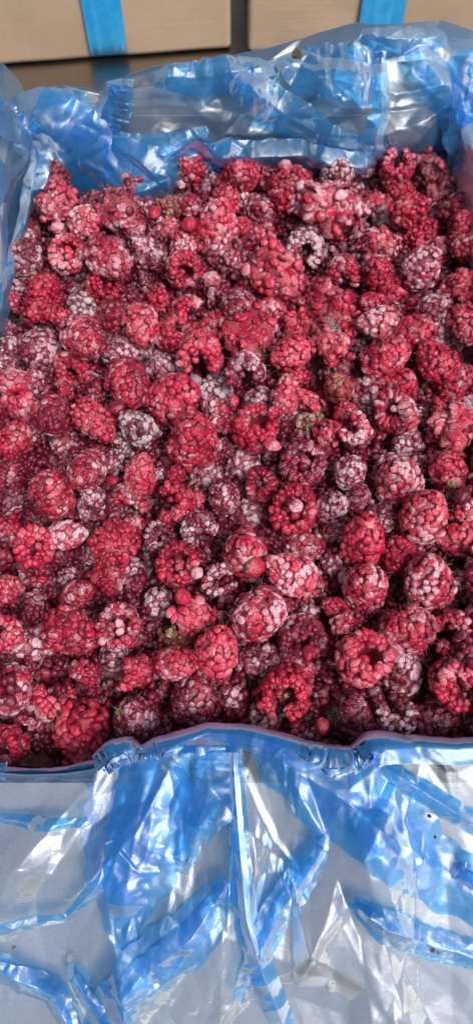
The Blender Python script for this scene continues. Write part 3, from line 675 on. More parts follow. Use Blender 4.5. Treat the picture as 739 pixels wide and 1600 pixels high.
PROTO = {
 'W': family([thimble(i, l, t, .116, h) for i, (l, t, h) in enumerate([(.98, .38, .17), (1.06, .42, .16), (.92, .28, .18), (1.0, .36, .17)])],
             [thimble(6+i, l, t, .142, h) for i, (l, t, h) in enumerate([(1.0, .35, .17), (1.1, .45, .16), (.92, .3, .18), (1.05, .5, .17), (1.14, .4, .15)])],
             [thimble(12+i, l, t, .185, h) for i, (l, t, h) in enumerate([(1.1, .35, .17), (1.2, .4, .16), (1.0, .3, .18)])]),
 'R': family([thimble(20+i, l, .25, .118, h) for i, (l, h) in enumerate([(.9, .19), (.8, .22), (.95, .20)])],
             [thimble(24+i, l, .25, .140, h) for i, (l, h) in enumerate([(.9, .20), (.8, .23), (.85, .18)])],
             [thimble(28+i, l, .25, .175, h) for i, (l, h) in enumerate([(.9, .20), (.8, .23)])]),
 'C': family([thimble(40+i, l, .2, .118, h, g) for i, (l, h, g) in enumerate([(.75, .20, .7), (.85, .19, 1.05), (.7, .21, .45)])],
             [thimble(44+i, l, .2, .142, h, g) for i, (l, h, g) in enumerate([(.75, .20, .8), (.8, .19, 1.2), (.7, .22, .5)])],
             [thimble(48+i, l, .2, .180, h, g) for i, (l, h, g) in enumerate([(.75, .20, .8), (.8, .19, 1.2)])]),
 'K': family([lump(i, .115, r, e, f) for i, (r, e, f) in enumerate([(.38, 1.1, .9), (.5, 1.2, .85), (.4, 1.0, 1.0), (.55, 1.2, .85)])],
             [lump(6+i, .140, r, e, f) for i, (r, e, f) in enumerate([(.38, 1.1, .9), (.5, 1.2, .85), (.4, 1.0, 1.0), (.55, 1.15, .85), (.45, 1.1, .9)])],
             [lump(12+i, .185, r, e, f) for i, (r, e, f) in enumerate([(.38, 1.1, .9), (.45, 1.2, .85), (.4, 1.0, 1.0)])]),
 'S': family([lump(50+i, .112, r, e, f, .6, .08) for i, (r, e, f) in enumerate([(.6, 1.15, .75), (.7, 1.3, .75), (.65, 1.1, .8)])],
             [lump(54+i, .140, r, e, f, .6, .08) for i, (r, e, f) in enumerate([(.6, 1.15, .75), (.7, 1.3, .75)])],
             [lump(57+i, .180, r, e, f, .5, .08) for i, (r, e, f) in enumerate([(.6, 1.15, .75)])]),
}
def pick(k, s):
    L = PROTO[k][0 if s > .0228 else 1 if s > .0172 else 2]; return L[rng.randint(len(L))]
# ---- where the photographed berries lie: x, y, width px, kind, tone, frost 0-9 [, lean angle deg, lean amount 0-1]
B = [
(90,276,55,'W','d',3),(135,289,50,'W','d',1),(167,300,28,'W','d',5),(91,318,65,'K','p',4),(95,345,55,'K','k2',7),(198,301,56,'S','d',5,50,.5),(192,343,88,'S','d',4),(225,313,35,'K','p',9),(242,332,22,'L','p',1),
(42,365,45,'W','d',5),(39,406,62,'W','d',6),(132,350,50,'K','p',6),(90,355,22,'L','r',1),(108,399,64,'R','r',4,90,.25),(171,406,66,'W','r',4,-40,.7),(227,392,60,'S','d',5),(162,447,62,'C','r',1,60,.3),(24,447,35,'R','d',7),(56,442,24,'K','d',4),(81,437,38,'K','r',3),(115,434,40,'K','d',8),(227,440,45,'W','d',4),(70,462,62,'K','r',1),
(268,272,70,'K','d',4),(318,271,55,'W','d',7),(346,252,35,'W','d',4),(382,246,62,'W','d',3),(380,270,55,'W','p',3),(424,247,45,'K','r',3),(445,261,24,'L','p',2),(429,276,45,'W','b',5),(358,295,56,'W','r',2),(468,237,45,'W','d',3),(438,298,50,'K','r',1),(465,281,40,'K','r',3),(384,316,28,'K','p',9),(411,333,62,'W','d',3,0,.1),(353,318,40,'K','r',2),(297,321,34,'W','r',5),(265,321,32,'K','b',4),(340,352,68,'K','p',4),(265,362,46,'S','p',5),(296,350,28,'L','r',1),(468,335,60,'K','d',6),(375,355,30,'K','r',1),
(287,420,62,'R','r',2),(289,382,50,'K','r',7),(346,396,75,'K','d',5),(400,379,60,'K','r',3),(377,410,55,'K','p',6),(434,430,98,'S','p',3),(475,389,66,'K','d',8),(331,437,30,'L','r',1),(289,453,44,'K','d',4),(245,395,34,'W','d',5),(390,452,40,'K','r',2),
(506,240,42,'W','r',3),(526,274,55,'W','d',7),(567,252,60,'W','d',4),(553,298,38,'K','d',4),(619,264,56,'C','r',3,80,.3),(590,288,40,'W','d',5),(663,247,45,'K','r',4),(672,280,84,'S','d',4),(705,262,36,'W','d',4),(709,288,36,'W','d',3),(624,305,50,'K','r',2),(580,316,42,'W','d',1),(516,332,104,'S','r',5),(550,362,50,'K','d',7),(590,325,45,'W','p',3),(601,349,50,'K','d',8),(638,332,60,'K','r',1),(655,369,58,'K','r',1),(594,382,62,'S','p',5),(684,345,38,'W','d',6),(719,325,55,'W','d',2),(722,357,50,'W','r',1),(692,392,42,'W','p',3),(729,389,50,'W','r',4),(658,418,66,'W','r',6),(536,430,60,'C','r',4,-80,.4),(592,430,52,'W','r',0,90,.2),(668,452,55,'C','d',2,-60,.4),(621,452,48,'W','p',2),(557,406,45,'K','d',5),(726,444,62,'S','p',1),(496,400,40,'W','d',6),(526,372,30,'K','r',1),(675,308,40,'K','d',5),
(64,473,62,'K','r',1),(60,504,60,'W','d',8),(13,468,34,'K','r',4),(128,480,42,'K','k',9),(102,500,34,'K','p',3),(172,497,58,'W','d',3,90,.1),(220,510,60,'W','p',5,-80,.3),(130,530,66,'W','r',5,-60,.3),(63,546,68,'W','d',6,200,.3),(17,545,38,'K','d',8),(10,572,34,'K','d',7),(112,577,60,'C','r',4,-80,.45),(101,602,42,'S','r',3),(188,550,64,'W','d',6),(202,602,74,'W','r',3,-70,.35),(149,594,32,'W','d',8),(22,600,48,'K','r',4),(54,598,40,'K','d',7),(34,636,46,'S','p',3),(5,630,32,'K','p',3),(22,688,58,'W','r',4),(84,650,64,'K','d',3),(149,620,46,'S','d',4),(149,657,66,'K','p',3),(217,670,54,'W','k',8),(193,693,36,'K','k',8),(97,690,34,'K','d',4),(183,637,26,'L','d',2),(61,672,38,'K','d',7),(272,622,82,'W','r',2,20,.4),(256,575,44,'W','d',8),(10,515,28,'K','d',6),
(294,490,62,'K','r',4),(246,468,36,'K','r',3),(370,480,55,'W','d',4),(425,490,52,'W','r',5),(275,521,62,'C','r',4,40,.3),(314,558,76,'C','p',3,-90,.25),(334,514,55,'S','r',3),(387,524,84,'S','r',2),(470,507,62,'S','p',3),(455,551,58,'W','p',2,200,.6),(384,582,66,'C','d',6,-70,.15),(461,588,40,'K','r',1),(340,605,52,'K','k',9),(306,594,20,'L','k',9),(365,626,20,'L','r',1),(343,646,48,'K','r',6),(407,634,60,'W','d',9,90,.1),(397,673,78,'R','r',2,90,.30),(302,690,84,'W','r',2,70,.12),(445,620,50,'K','p',5),(478,626,44,'S','p',2),(452,650,42,'W','d',6),(480,664,46,'W','b',7),(425,695,26,'L','p',1),
(509,477,84,'S','r',3),(520,512,46,'K','w',9),(519,541,60,'S','p',4),(553,480,30,'S','p',2),(556,512,32,'S','p',1),(590,504,52,'W','p',7),(583,476,38,'W','r',2),(621,490,34,'K','d',8),(645,480,30,'W','r',2),(678,497,64,'W','d',6),(645,521,60,'W','r',2,0,.5),(690,540,58,'K','d',7),(726,509,55,'K','r',4),(600,561,74,'W','r',4,30,.7),(682,568,66,'K','r',1),(705,608,50,'K','r',2),(560,541,40,'K','d',6),(530,575,40,'K','d',5),(530,607,46,'W','b',4),(570,610,46,'W','d',7),(624,605,62,'K','r',3),(726,594,52,'W','r',5),(622,648,68,'R','r',5,150,.3),(538,645,32,'K','r',4),(568,640,36,'K','d',6),(504,633,38,'S','p',2),(553,670,55,'K','p',7),(585,668,42,'K','r',4),(514,678,44,'K','p',4),(706,662,80,'S','p',3),(668,620,40,'K','d',6),(637,692,46,'K','d',8),(665,648,36,'K','d',7),(735,632,28,'K','w',9),(690,470,36,'K','d',2),(728,470,40,'W','d',4),
(20,742,72,'W','d',3,90,.15),(137,736,64,'W','r',6,-90,.2),(81,774,76,'W','r',4,100,.3),(220,741,52,'W','p',3),(149,791,56,'W','d',7,90,.5),(203,788,66,'C','k2',6,-80,.2),(176,751,20,'L','r',1),(18,794,46,'K','d',7),(54,857,66,'R','p',3,80,.12),(105,836,46,'W','p',7,0,.6),(14,832,46,'K','r',3),(178,850,72,'K','r',1),(210,826,44,'K','r',2),(149,859,46,'K','d',8),(249,845,54,'R','d',6,70,.3),(90,880,42,'K','d',4),(58,902,50,'K','d',4),(47,918,44,'K','d',7),(80,924,40,'K','d',8),(122,927,42,'K','r',5),(108,903,34,'W','d',6),(168,900,48,'S','r',2),(210,899,58,'K','d',8),(10,922,38,'K','r',3),(145,833,34,'K','d',5),
(272,788,72,'C','r',3,180,.25),(274,742,30,'W','r',2),(254,742,28,'K','d',8),(321,744,48,'W','d',8,90,.5),(382,729,58,'W','d',9,70,.5),(350,778,54,'W','d',6,80,.1),(411,766,56,'R','r',2,100,.4),(475,727,78,'R','d',4,80,.25),(461,795,82,'R','r',2,90,.05),(462,790,24,'L','r',2),(390,805,52,'W','d',6,0,.6),(414,835,46,'W','d',8),(310,780,24,'K','r',2),(313,828,58,'C','k2',8,-60,.3),(381,864,70,'W','p',4,120,.3),(399,886,32,'L','p',0),(280,882,74,'R','r',2,90,.2),(308,895,22,'L','p',0),(343,907,58,'K','d',7),(455,898,74,'W','p',6,150,.6),(473,853,62,'W','r',6,-20,.5),(286,932,28,'L','p',0),(247,940,46,'W','d',8,60,.5),(425,708,30,'W','d',6),
(497,740,46,'K','d',5),(547,737,52,'W','d',7),(621,749,78,'W','r',7,100,.15),(699,734,60,'W','r',3,100,.3),(560,781,46,'W','d',6,90,.1),(513,792,56,'K','d',6),(662,805,82,'W','p',5,60,.3),(600,807,42,'K','d',7),(567,845,70,'W','r',1,70,.75),(716,842,60,'W','r',2),(729,798,42,'K','r',6),(722,775,26,'L','d',1),(621,870,58,'K','r',1),(645,858,34,'K','r',5),(570,917,76,'W','r',5,80,.2),(668,908,86,'W','r',6,90,.3),(523,885,44,'K','d',6),(518,910,32,'K','d',8),(536,902,20,'L','w',9),(728,917,56,'W','d',6),(692,862,36,'K','d',3),(614,830,38,'K','d',3),(490,917,36,'K','d',7),(523,835,40,'K','d',5),
(405,960,90,'W','r',5,200,.35),(112,987,84,'K','r',4),(85,978,36,'K','k',8),(51,1006,54,'W','d',7,180,.5),(188,979,76,'R','r',6,90,.12),(8,992,58,'C','r',3,180,.3),(58,952,46,'K','d',4),(18,1078,74,'W','r',8,60,.3),(80,1092,66,'C','p',4,80,.35),(132,1050,38,'K','r',4),(180,1024,48,'K','d',7),(213,1052,46,'S','r',3,60,.8),(128,1150,96,'K','r',1),(14,1165,66,'R','r',3,180,.3),(212,1125,72,'W','d',4,90,.3),(172,1082,40,'K','d',3),(138,1090,50,'K','d',5),(40,1132,44,'K','d',3),(240,962,42,'W','d',8),
(300,964,56,'S','p',3,0,.6),(282,1000,55,'K','b',4),(273,1037,60,'K','r',3),(338,1019,72,'W','p',3,70,.65),(303,1097,84,'W','d',4,90,.3),(355,1087,50,'W','d',7),(407,1032,60,'K','d',7),(472,1000,80,'C','d',4,-60,.3),(445,1082,86,'C','r',1,-100,.1),(362,992,42,'K','d',6),(475,955,50,'K','d',7),(414,1124,55,'W','d',7),(480,1124,60,'W','d',7),(262,1072,38,'S','d',3),(475,1042,32,'W','r',3),(252,1140,44,'K','d',5),(482,1020,26,'L','r',1),
(565,1030,90,'R','p',3,60,.25),(633,984,88,'W','r',5,0,.4),(623,1048,72,'W','d',8,100,.35),(523,950,34,'W','r',2),(538,975,36,'K','r',3),(712,987,80,'C','r',4,200,.2),(712,1067,80,'C','r',3,-20,.2),(551,1120,68,'W','d',4,90,.3),(615,1117,66,'C','d',8,90,.25),(680,1122,70,'K','d',4),(503,1135,24,'L','p',3),(499,1006,42,'K','r',4),(728,1128,50,'W','d',5),(690,950,42,'K','d',7),(500,1107,36,'K','d',4),
(48,392,30,'K','d',5),(690,435,36,'K','d',6),(700,470,30,'K','r',5),(322,300,30,'K','d',4),(505,300,38,'K','r',3),(632,415,34,'K','d',6),(45,1040,38,'K','d',4),(390,1000,36,'K','d',6),(345,1050,30,'K','d',5),(640,930,34,'K','d',5),(655,730,32,'K','d',6),(350,700,34,'K','d',6),(340,740,30,'K','d',5),(175,720,36,'K','d',7),(250,880,34,'K','d',7),
(215,283,46,'W','d',3),(245,272,44,'W','d',4),(118,276,42,'W','d',3),(160,284,44,'W','d',4),(300,264,46,'K','r',3),(330,266,36,'W','d',5),(412,238,44,'W','d',4),(540,246,44,'K','r',3),(604,243,44,'W','d',5),(640,235,42,'W','d',3),(692,246,46,'K','d',4),(80,290,46,'K','d',5),(62,330,40,'W','d',4),(725,285,48,'W','d',3),(200,276,40,'W','d',3),(490,262,40,'W','d',5),(360,318,38,'K','d',5),(150,318,40,'W','d',4),(95,740,36,'K','d',6),
]
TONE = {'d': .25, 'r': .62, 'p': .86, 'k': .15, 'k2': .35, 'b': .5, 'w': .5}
KIND = {'k': 1.0, 'b': .45, 'w': 0.0}
rng = np.random.RandomState(5)
SURF = .197
def surf(x, y):
    """height of the heap's skin: dips at the corners, under the film and towards the near rim"""
    z = SURF + .004*noise.noise(Vector((x*28, y*28, 2)))
    z -= .012*max(0, (1100-0)/1100-1) 
    return z
items = []
kr = np.random.RandomState(77)
for b in B:
    if b[3] == 'K' and 40 <= b[2] < 70 and kr.rand() < .45: b = b[:3]+(kr.choice(['W', 'C', 'W']),)+b[4:]
    x, y, wpx, k, tn, fr = b[:6]
    ang, lean = (b[6], b[7]) if len(b) > 6 else (None, None)
    zt = SURF + .0045*noise.noise(Vector((x*.016, y*.016, 2)))
    if y > 1040: zt -= .008*min(1, (y-1040)/90)
    if y < 310 and x < 160: zt -= .004
    if wpx < 50 and k != 'L': zt -= .008 if tn == 'd' else .004
    if k == 'L': zt += .001
    p = at_z(x, y, zt); size = wpx*depth(p)/FPX
    if k != 'L': p = p + unit(p-CAM)*size*.42 + unit(p-CAM)*(.006 if (tn == 'd' and wpx < 62) else 0); size = wpx*depth(p)/FPX
    items.append(dict(x=x, y=y, w=wpx, k=k, tn=tn, fr=fr, ang=ang, lean=lean, p=p, s=size, pri=wpx*.6+{'r': 22, 'p': 24, 'd': 0}.get(tn, 8)+(60 if k == 'L' else 0)-(14 if wpx < 45 else 0)+y*.01))
for it in range(14):
    n = len(items); P = np.array([i['p'] for i in items]); S = np.array([i['s'] for i in items])
    for a in range(n):
        d = np.linalg.norm(P-P[a], axis=1); m = np.where((d < (S+S[a])*.44))[0]
        for c in m:
            if c == a: continue
            ov = (S[a]+S[c])*.44 - d[c]; lo = a if items[a]['pri'] < items[c]['pri'] else c
            if items[lo].get('moved', 0) < .017:
                items[lo]['moved'] = items[lo].get('moved', 0)+ov*.35
                P[lo] = P[lo] + unit(P[lo]-CAM)*ov*.35
    for i, it_ in enumerate(items): it_['p'] = P[i]; it_['s'] = it_['w']*depth(P[i])/FPX*1.09
def orient(p, ang, lean, tip, r=rng):
    """tip=True: the closed tip faces the viewer, otherwise the open end; lean 0..1 tips it over towards ang (picture degrees)"""
    toc = unit(CAM-p)
    if ang is None: ang = r.uniform(0, 360); lean = r.uniform(.15, .75) if tip else r.uniform(.05, .35)
    a = R(ang); sd_ = RIGHT*math.cos(a)+UP*math.sin(a); t = lean*math.pi/2
    ax = unit(toc*math.cos(t)+sd_*math.sin(t)); z = -ax if tip else ax
    x = sd_ - np.dot(sd_, z)*z
    if np.linalg.norm(x) < .1: x = RIGHT - np.dot(RIGHT, z)*z
    x = unit(x); return np.stack([x, np.cross(z, x), z], 1)
TNAME = {'d': 'dark crimson', 'r': 'bright red', 'p': 'pinkish red', 'k': 'grey mouldy', 'k2': 'greyish purple', 'b': 'brownish', 'w': 'white mouldy'}
GROUP = 'frozen raspberries heaped in the carton'
def hairs_mesh(pr, seed):
    rg = np.random.RandomState(seed); V = []; F = []
    for _ in range(55):
        i = rg.randint(pr.n); n = unit(pr.N[i]+rg.normal(0, .5, 3)); p = pr.pos[i]+pr.N[i]*pr.sc[i][2]*.9; t = frame(n); L = rg.uniform(.07, .17); r0 = .0022; bend = t[:, 0]*rg.normal(0, .05)
        o = len(V)
        for k, q in enumerate((0, .5, 1)):
            c = p+n*L*q+bend*q*q
            for a in (0, 2.1, 4.2): V.append(c+(t[:, 0]*math.cos(a)+t[:, 1]*math.sin(a))*r0*(1-.7*q))
        for k in (0, 1):
            for j in range(3):
                a0 = o+k*3+j; a1 = o+k*3+(j+1) % 3; F += [(a0, a1, a1+3), (a0, a1+3, a0+3)]
    return fast_mesh('hairs', V, F, M_HAIR)
for kk in PROTO:
    for i, pr in enumerate(sum(PROTO[kk].values(), [])): pr.hairs = hairs_mesh(pr, i)
def mat44(Rm, p, s=1.0):
    M = Matrix.Identity(4)
    for i in range(3):
        for j in range(3): M[i][j] = float(Rm[i, j])*s
        M[i][3] = float(p[i])
    return M
NDR = 0
def place(it, label, group=GROUP):
    global NDR
    k = it['k']; p, s = it['p'], it['s']; pr = pick(k, s)
    Rm = orient(p, it['ang'], it['lean'], k in 'WKS')
    if k in 'KS' and it['ang'] is None: Rm = frame(unit(rng.normal(0, 1, 3)))
    elif k in 'KS':       # long side (local x) along ang
        a = R(it['ang']); x = RIGHT*math.cos(a)+UP*math.sin(a); z = unit(CAM-p); z = unit(z-np.dot(z, x)*x); Rm = np.stack([x, np.cross(z, x), z], 1)
    base = p - np.array([0, 0, s*.5])
    root = empty('raspberry', base, label, 'raspberry', group); root.scale = (s, s, s)
    colr = (min(1, max(0, TONE[it['tn']]+rng.normal(0, .07))), min(9, it['fr']+(1 if it['y'] < 450 else 0))/9.0*.80, KIND.get(it['tn'], 0.0), 1)
    M = mat44(Rm, (0, 0, .5))
    def put(nm, me, m=M, **kw):
        o = bpy.data.objects.new(nm, me); col.objects.link(o); o.parent = root; o.matrix_local = m; o.color = colr
        for a, b in kw.items(): o[a] = b
        return o
    put('core', pr.hull_me)
    if it.get('hero'):
        wn_ = pr.N @ Rm.T; toc = unit(CAM-p); f = (wn_ @ toc) > -.05
        for i in np.where(f)[0]:
            m = M @ mat44(pr.fr[i]*pr.sc[i][None, :], pr.pos[i])
            put('drupelet', DMESH[pr.var[i]], m)
        NDR += int(f.sum()); rest = np.where(~f)[0]
        if len(rest): put('drupelets', pr.joined('drupelets', rest, DR2), kind='stuff')
    else: put('drupelets', pr.mesh_hi, kind='stuff')
    if it['w'] > 46 and it['y'] > 380: put('hairs', pr.hairs, kind='stuff')
    return root
def loose(it, label):
    s = it['s']; v, f = DR3[rng.randint(ND)]; base = it['p']
    me = bpy.data.meshes.new('loose_drupelet'); 
    bm = bmesh.new(); bmesh.ops.create_icosphere(bm, subdivisions=4, radius=.5)
    off = Vector(rng.uniform(0, 50, 3)); el = rng.uniform(1.0, 1.35)
    for q in bm.verts:
        n = q.co.normalized(); q.co *= 1+.22*noise.noise(n*1.5+off)+.05*noise.noise(n*5+off); q.co.x *= el; q.co.z *= .85
    bm.to_mesh(me); bm.free(); me.materials.append(M_SKIN); me.polygons.foreach_set('use_smooth', [True]*len(me.polygons))
    for nm in ('dome', 'rnd'):
        at = me.attributes.new(nm, 'FLOAT', 'POINT'); at.data.foreach_set('value', np.full(len(me.vertices), .5 if nm == 'dome' else .5, dtype=np.float32))
    o = link('loose_drupelet', me, None, label=label, category='raspberry piece', group='loose drupelets lying on the heap')
    o.location = base; o.scale = (s*.82, s*.82, s*.82); o.rotation_euler = (rng.uniform(-.4, .4), rng.uniform(-.4, .4), rng.uniform(0, 6.28))
    o.color = (min(1, TONE[it['tn']]), it['fr']/9*.7+.22, KIND.get(it['tn'], 0), 1)
# ---- labels: landmarks first, then every other berry by its look and its nearest landmarks
LAND = {(302,690): 'big glossy round red raspberry', (54,857): 'pink ring-shaped raspberry', (80,1092): 'notched heart-shaped raspberry', (565,1030): 'pink hollow raspberry near the front', (461,795): 'glossy ring with a central drupelet',
 (407,634): 'white-celled frosted dome', (384,582): 'split raspberry with black cavity', (202,602): 'glossy scarlet round raspberry', (621,749): 'frost-studded round raspberry', (520,512): 'white mould patch',
 (397,673): 'bright open ring raspberry', (567,845): 'tall bright red raspberry', (128,1150): 'big bright red front clump', (445,1082): 'shiny broken red horseshoe', (188,979): 'frost-rimmed ring raspberry',
 (411,333): 'round velvety crimson raspberry', (619,264): 'open red horseshoe at the back', (516,332): 'big frosty clump at the back', (706,662): 'smooth crushed pink raspberry', (108,399): 'frosted ring at the left back',
 (162,447): 'scarlet crumpled raspberry', (405,960): 'large frosty red oval', (338,1019): 'triangular pink-red raspberry', (272,622): 'large red two-toned raspberry', (434,430): 'big pink crushed clump', (668,908): 'large speckled round raspberry',
 (592,430): 'plain unfrosted red dome', (130,530): 'half-frosted pinkish dome', (314,558): 'pink horseshoe raspberry', (272,788): 'red arc with side hollow', (178,850): 'bright crumpled red clump', (342,605): '', (712,1067): 'lower right red arc', (18,1078): 'frost-celled raspberry at left edge',
 (635,984): '', (682,568): 'bright red knobbly dome', (340,605): 'grey mouldy crumbled berry'}
LAND = {k: v for k, v in LAND.items() if v}
FRN = lambda f: 'unfrosted' if f <= 1 else 'barely frosted' if f <= 2 else 'lightly frosted' if f <= 4 else 'frosted' if f <= 6 else 'heavily frosted'
SHN = {'W': 'whole raspberry', 'R': 'hollow raspberry, open end up,', 'C': 'split raspberry', 'K': 'crumbled raspberry', 'S': 'crushed raspberry', 'L': 'loose drupelet'}
def dirn(dx, dy):
    a = (math.degrees(math.atan2(-dy, dx))+360) % 360
    return ['right of', 'behind and right of', 'behind', 'behind and left of', 'left of', 'in front and left of', 'in front of', 'in front and right of'][int((a+22.5)//45) % 8]
used = set()
def make_label(it, pre=''):
    q = (it['x'], it['y'])
    sz = 'large ' if it['w'] >= 74 and it['k'] != 'L' else 'small ' if it['w'] < 42 and it['k'] != 'L' else ''
    if q in LAND:
        lb = LAND[q]+(' on top of the heap' if len(LAND[q].split()) < 4 or True else ''); used.add(lb); return lb
    look = pre or (sz+FRN(it['fr'])+' '+TNAME[it['tn']]+' '+SHN[it['k']])
    L = sorted(LAND.items(), key=lambda kv: (kv[0][0]-q[0])**2+(kv[0][1]-q[1])**2)
    for pos, nm in L[:9]:
        d = math.hypot(pos[0]-q[0], pos[1]-q[1]); w_ = 'just ' if d < 75 else '' if d < 150 else 'far '
        lb = (look+' '+w_+dirn(q[0]-pos[0], q[1]-pos[1])+' the '+nm).strip()
        if lb not in used and len(lb.split()) <= 16: used.add(lb); return lb
    lb = ' '.join(look.split()[-3:])+' '+dirn(q[0]-L[0][0][0], q[1]-L[0][0][1])+' the '+L[0][1]; used.add(lb); return lb
big = sorted([i for i in items if i['k'] != 'L' and i['w'] >= 54 and i['y'] > 480], key=lambda i: -i['w'])
for i in big[:95]: i['hero'] = True
for it in sorted(items, key=lambda i: -i['w']):
    lb = make_label(it)
    (loose if it['k'] == 'L' else place)(it, lb)
print('top berries', len(items), 'drupelets', NDR)
# ---- second layer, seen only through the gaps
P = np.array([i['p'] for i in items]); cand = []
ys = np.arange(.052, .395, .0175)
for r_, yy in enumerate(ys):
    for xx in np.arange(XL+.012+(r_ % 2)*.009, XR-.008, .0185):
        p = np.array([xx+rng.normal(0, .002), yy+rng.normal(0, .002), SURF-.029+rng.normal(0, .0025)])
        v = p-CAM; px = 369.5+FPX*p[0]/depth(p); py = 800-FPX*np.dot(v, UP)/depth(p)
        near = np.sort(np.linalg.norm((P-p)[:, :2], axis=1))[:2].mean()
        cand.append((near, px, py, p))
vis = [c for c in cand if -30 < c[1] < 770 and 225 < c[2] < 1200]; hid = [c for c in cand if not (-30 < c[1] < 770 and 225 < c[2] < 1200)]
vis.sort(key=lambda c: -c[0]); NOWN = 300-len([i for i in items if i['k'] != 'L'])
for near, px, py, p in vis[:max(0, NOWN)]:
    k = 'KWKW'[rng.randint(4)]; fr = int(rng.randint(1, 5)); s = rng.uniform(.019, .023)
    it = dict(x=px, y=py, w=s*FPX/depth(p), k=k, tn='d', fr=fr, ang=None, lean=None, p=p, s=s)  # all get the dark tone, painting the gaps' shade into their colour
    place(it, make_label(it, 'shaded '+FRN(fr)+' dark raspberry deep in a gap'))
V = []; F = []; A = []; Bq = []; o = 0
def low_lump(p, s, seed):
    global o
    pr = PROTO['K'][1][seed % 5]; Rm = frame(unit(rng.normal(0, 1, 3)))
    for i in range(pr.n):
        if (Rm @ pr.N[i])[2] < -.1: continue
        v, f = DR2[pr.var[i]]; q = ((v @ (pr.fr[i]*pr.sc[i]).T + pr.pos[i]) @ Rm.T)*s + p; V.append(q); F.append(f+o); o += len(v); A.append(dome_of(v)); Bq.append(np.full(len(v), pr.rnd[i]))
for j, c in enumerate(vis[max(0, NOWN):]+hid): low_lump(c[3], .022, j)
# berries out of the photograph along the near corners and sides
for j in range(60):
    side = rng.choice([-1, 1]); yy = rng.uniform(.05, .20); x0 = .095+ (yy-.05)*.22; low_lump(np.array([side*rng.uniform(x0, .125), yy, SURF-.006]), .023, j)
me = fast_mesh('raspberries_below', np.concatenate(V), np.concatenate(F), M_SKIN, {'dome': np.concatenate(A), 'rnd': np.concatenate(Bq)})
ub = link('raspberries_below', me, None, kind='stuff', label='frozen raspberries filling the carton beneath the top layer', category='raspberries'); ub.color = (.15, .25, 0, 1)  # darker still: shade under the top layer put into the colour
# filler sheet they lie on, coloured dark as the shade deep in the gaps
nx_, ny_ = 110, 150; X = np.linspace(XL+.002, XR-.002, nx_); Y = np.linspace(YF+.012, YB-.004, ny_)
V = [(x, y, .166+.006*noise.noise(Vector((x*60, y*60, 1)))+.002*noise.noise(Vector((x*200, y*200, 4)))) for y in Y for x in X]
me = fast_mesh('dark_gap_filler', V, grid_faces(nx_, ny_), M_CORE); fb = link('dark_gap_filler', me, None, kind='stuff', label='filler sheet coloured dark as the shade at the bottom of the gaps', category='dark filler'); fb.color = (.1, .4, 0, 1)
# ------------------------------------------------------------------ bits among the berries
def top_at(x, y, up=.0):
    best = None
    d = unit(ray(x, y))
    for i in items:
        if i['k'] == 'L': continue
        oc = CAM-i['p']; r = i['s']*.47; b_ = np.dot(oc, d); c_ = np.dot(oc, oc)-r*r; h = b_*b_-c_
        if h > 0:
            t = -b_-math.sqrt(h)
            if best is None or t < best: best = t
    if best is None: return at_z(x, y, SURF-.004)
    return CAM+d*(best-up)
def scrap(name, x, y, lw, lh, ang, mat, label, cat, curl=.35, seed=0, jag=.15):
    """a small curled leaf or sepal scrap with thickness and a jagged outline"""
    p = top_at(x, y, .0012); dd = depth(p)/FPX; L, W = lw*dd, lh*dd
    nu, nv = 14, 7; V = []; F_ = []; rg = np.random.RandomState(seed+60)
    for lobe in range(3):
        th = (lobe-1)*rg.uniform(.5, 1.1)+rg.normal(0, .2); LL = L*rg.uniform(.55, .95); WW = W*rg.uniform(.35, .6); up_ = rg.uniform(.1, .8); base = len(V); tw = rg.normal(0, .8)
        for side in (1, -1):
            for j in range(nv):
                for i in range(nu):
                    u = i/(nu-1); v = j/(nv-1)*2-1; wv = WW*.5*(1-u)**.7*(.35+math.sin(math.pi*min(1, u+.25))*.8)*(1+jag*2*noise.noise(Vector((u*9, v*2, seed+lobe))))
                    x = u*LL-L*.3; yy_ = v*wv; zz = up_*LL*u*u+curl*WW*(v*v)*1.2+L*.07*noise.noise(Vector((u*6, v*3, seed+lobe*5)))+side*.0001+tw*u*yy_
                    V.append((x*math.cos(th)-yy_*math.sin(th), x*math.sin(th)+yy_*math.cos(th), zz))
        n1 = nu*nv; f1 = grid_faces(nu, nv)+base; F_ += [tuple(q) for q in f1]+[tuple(q[::-1]+n1) for q in f1]
        bd = [i for i in range(nu)]+[j*nu+nu-1 for j in range(1, nv)]+[(nv-1)*nu+i for i in range(nu-2, -1, -1)]+[j*nu for j in range(nv-2, 0, -1)]
        for a, b_ in zip(bd, bd[1:]+bd[:1]): F_.append((b_+base, a+base, a+n1+base, b_+n1+base))
    me = mesh(name, V, F_, mat); o = link(name, me, None, label=label, category=cat)
    a = R(ang); z = unit(CAM-p+rng.normal(0, .08, 3)); x_ = RIGHT*math.cos(a)+UP*math.sin(a); x_ = unit(x_-np.dot(x_, z)*z)
    o.matrix_world = mat44(np.stack([x_, np.cross(z, x_), z], 1), p); return o
scrap('leaf_scrap', 410, 552, 34, 22, 40, M_LEAF, 'small curled green leaf scrap beside the black-cavity raspberry', 'leaf', seed=1)
scrap('leaf_scrap', 497, 648, 32, 24, 60, M_SEPAL, 'brown dried sepal on berries right of the white-celled dome', 'dried sepal', seed=2)
scrap('leaf_scrap', 482, 664, 30, 16, 35, M_SEPAL, 'pale brown sepal strip just in front of the other dried sepal', 'dried sepal', seed=3)
scrap('leaf_scrap', 270, 990, 24, 34, 80, M_SEPAL, 'tan dried sepal on the crumbled berry left of front centre', 'dried sepal', seed=4)
scrap('leaf_scrap', 263, 1018, 14, 12, 10, M_SEPAL, 'tiny pale sepal flake in front of the tan dried sepal', 'dried sepal', seed=5)
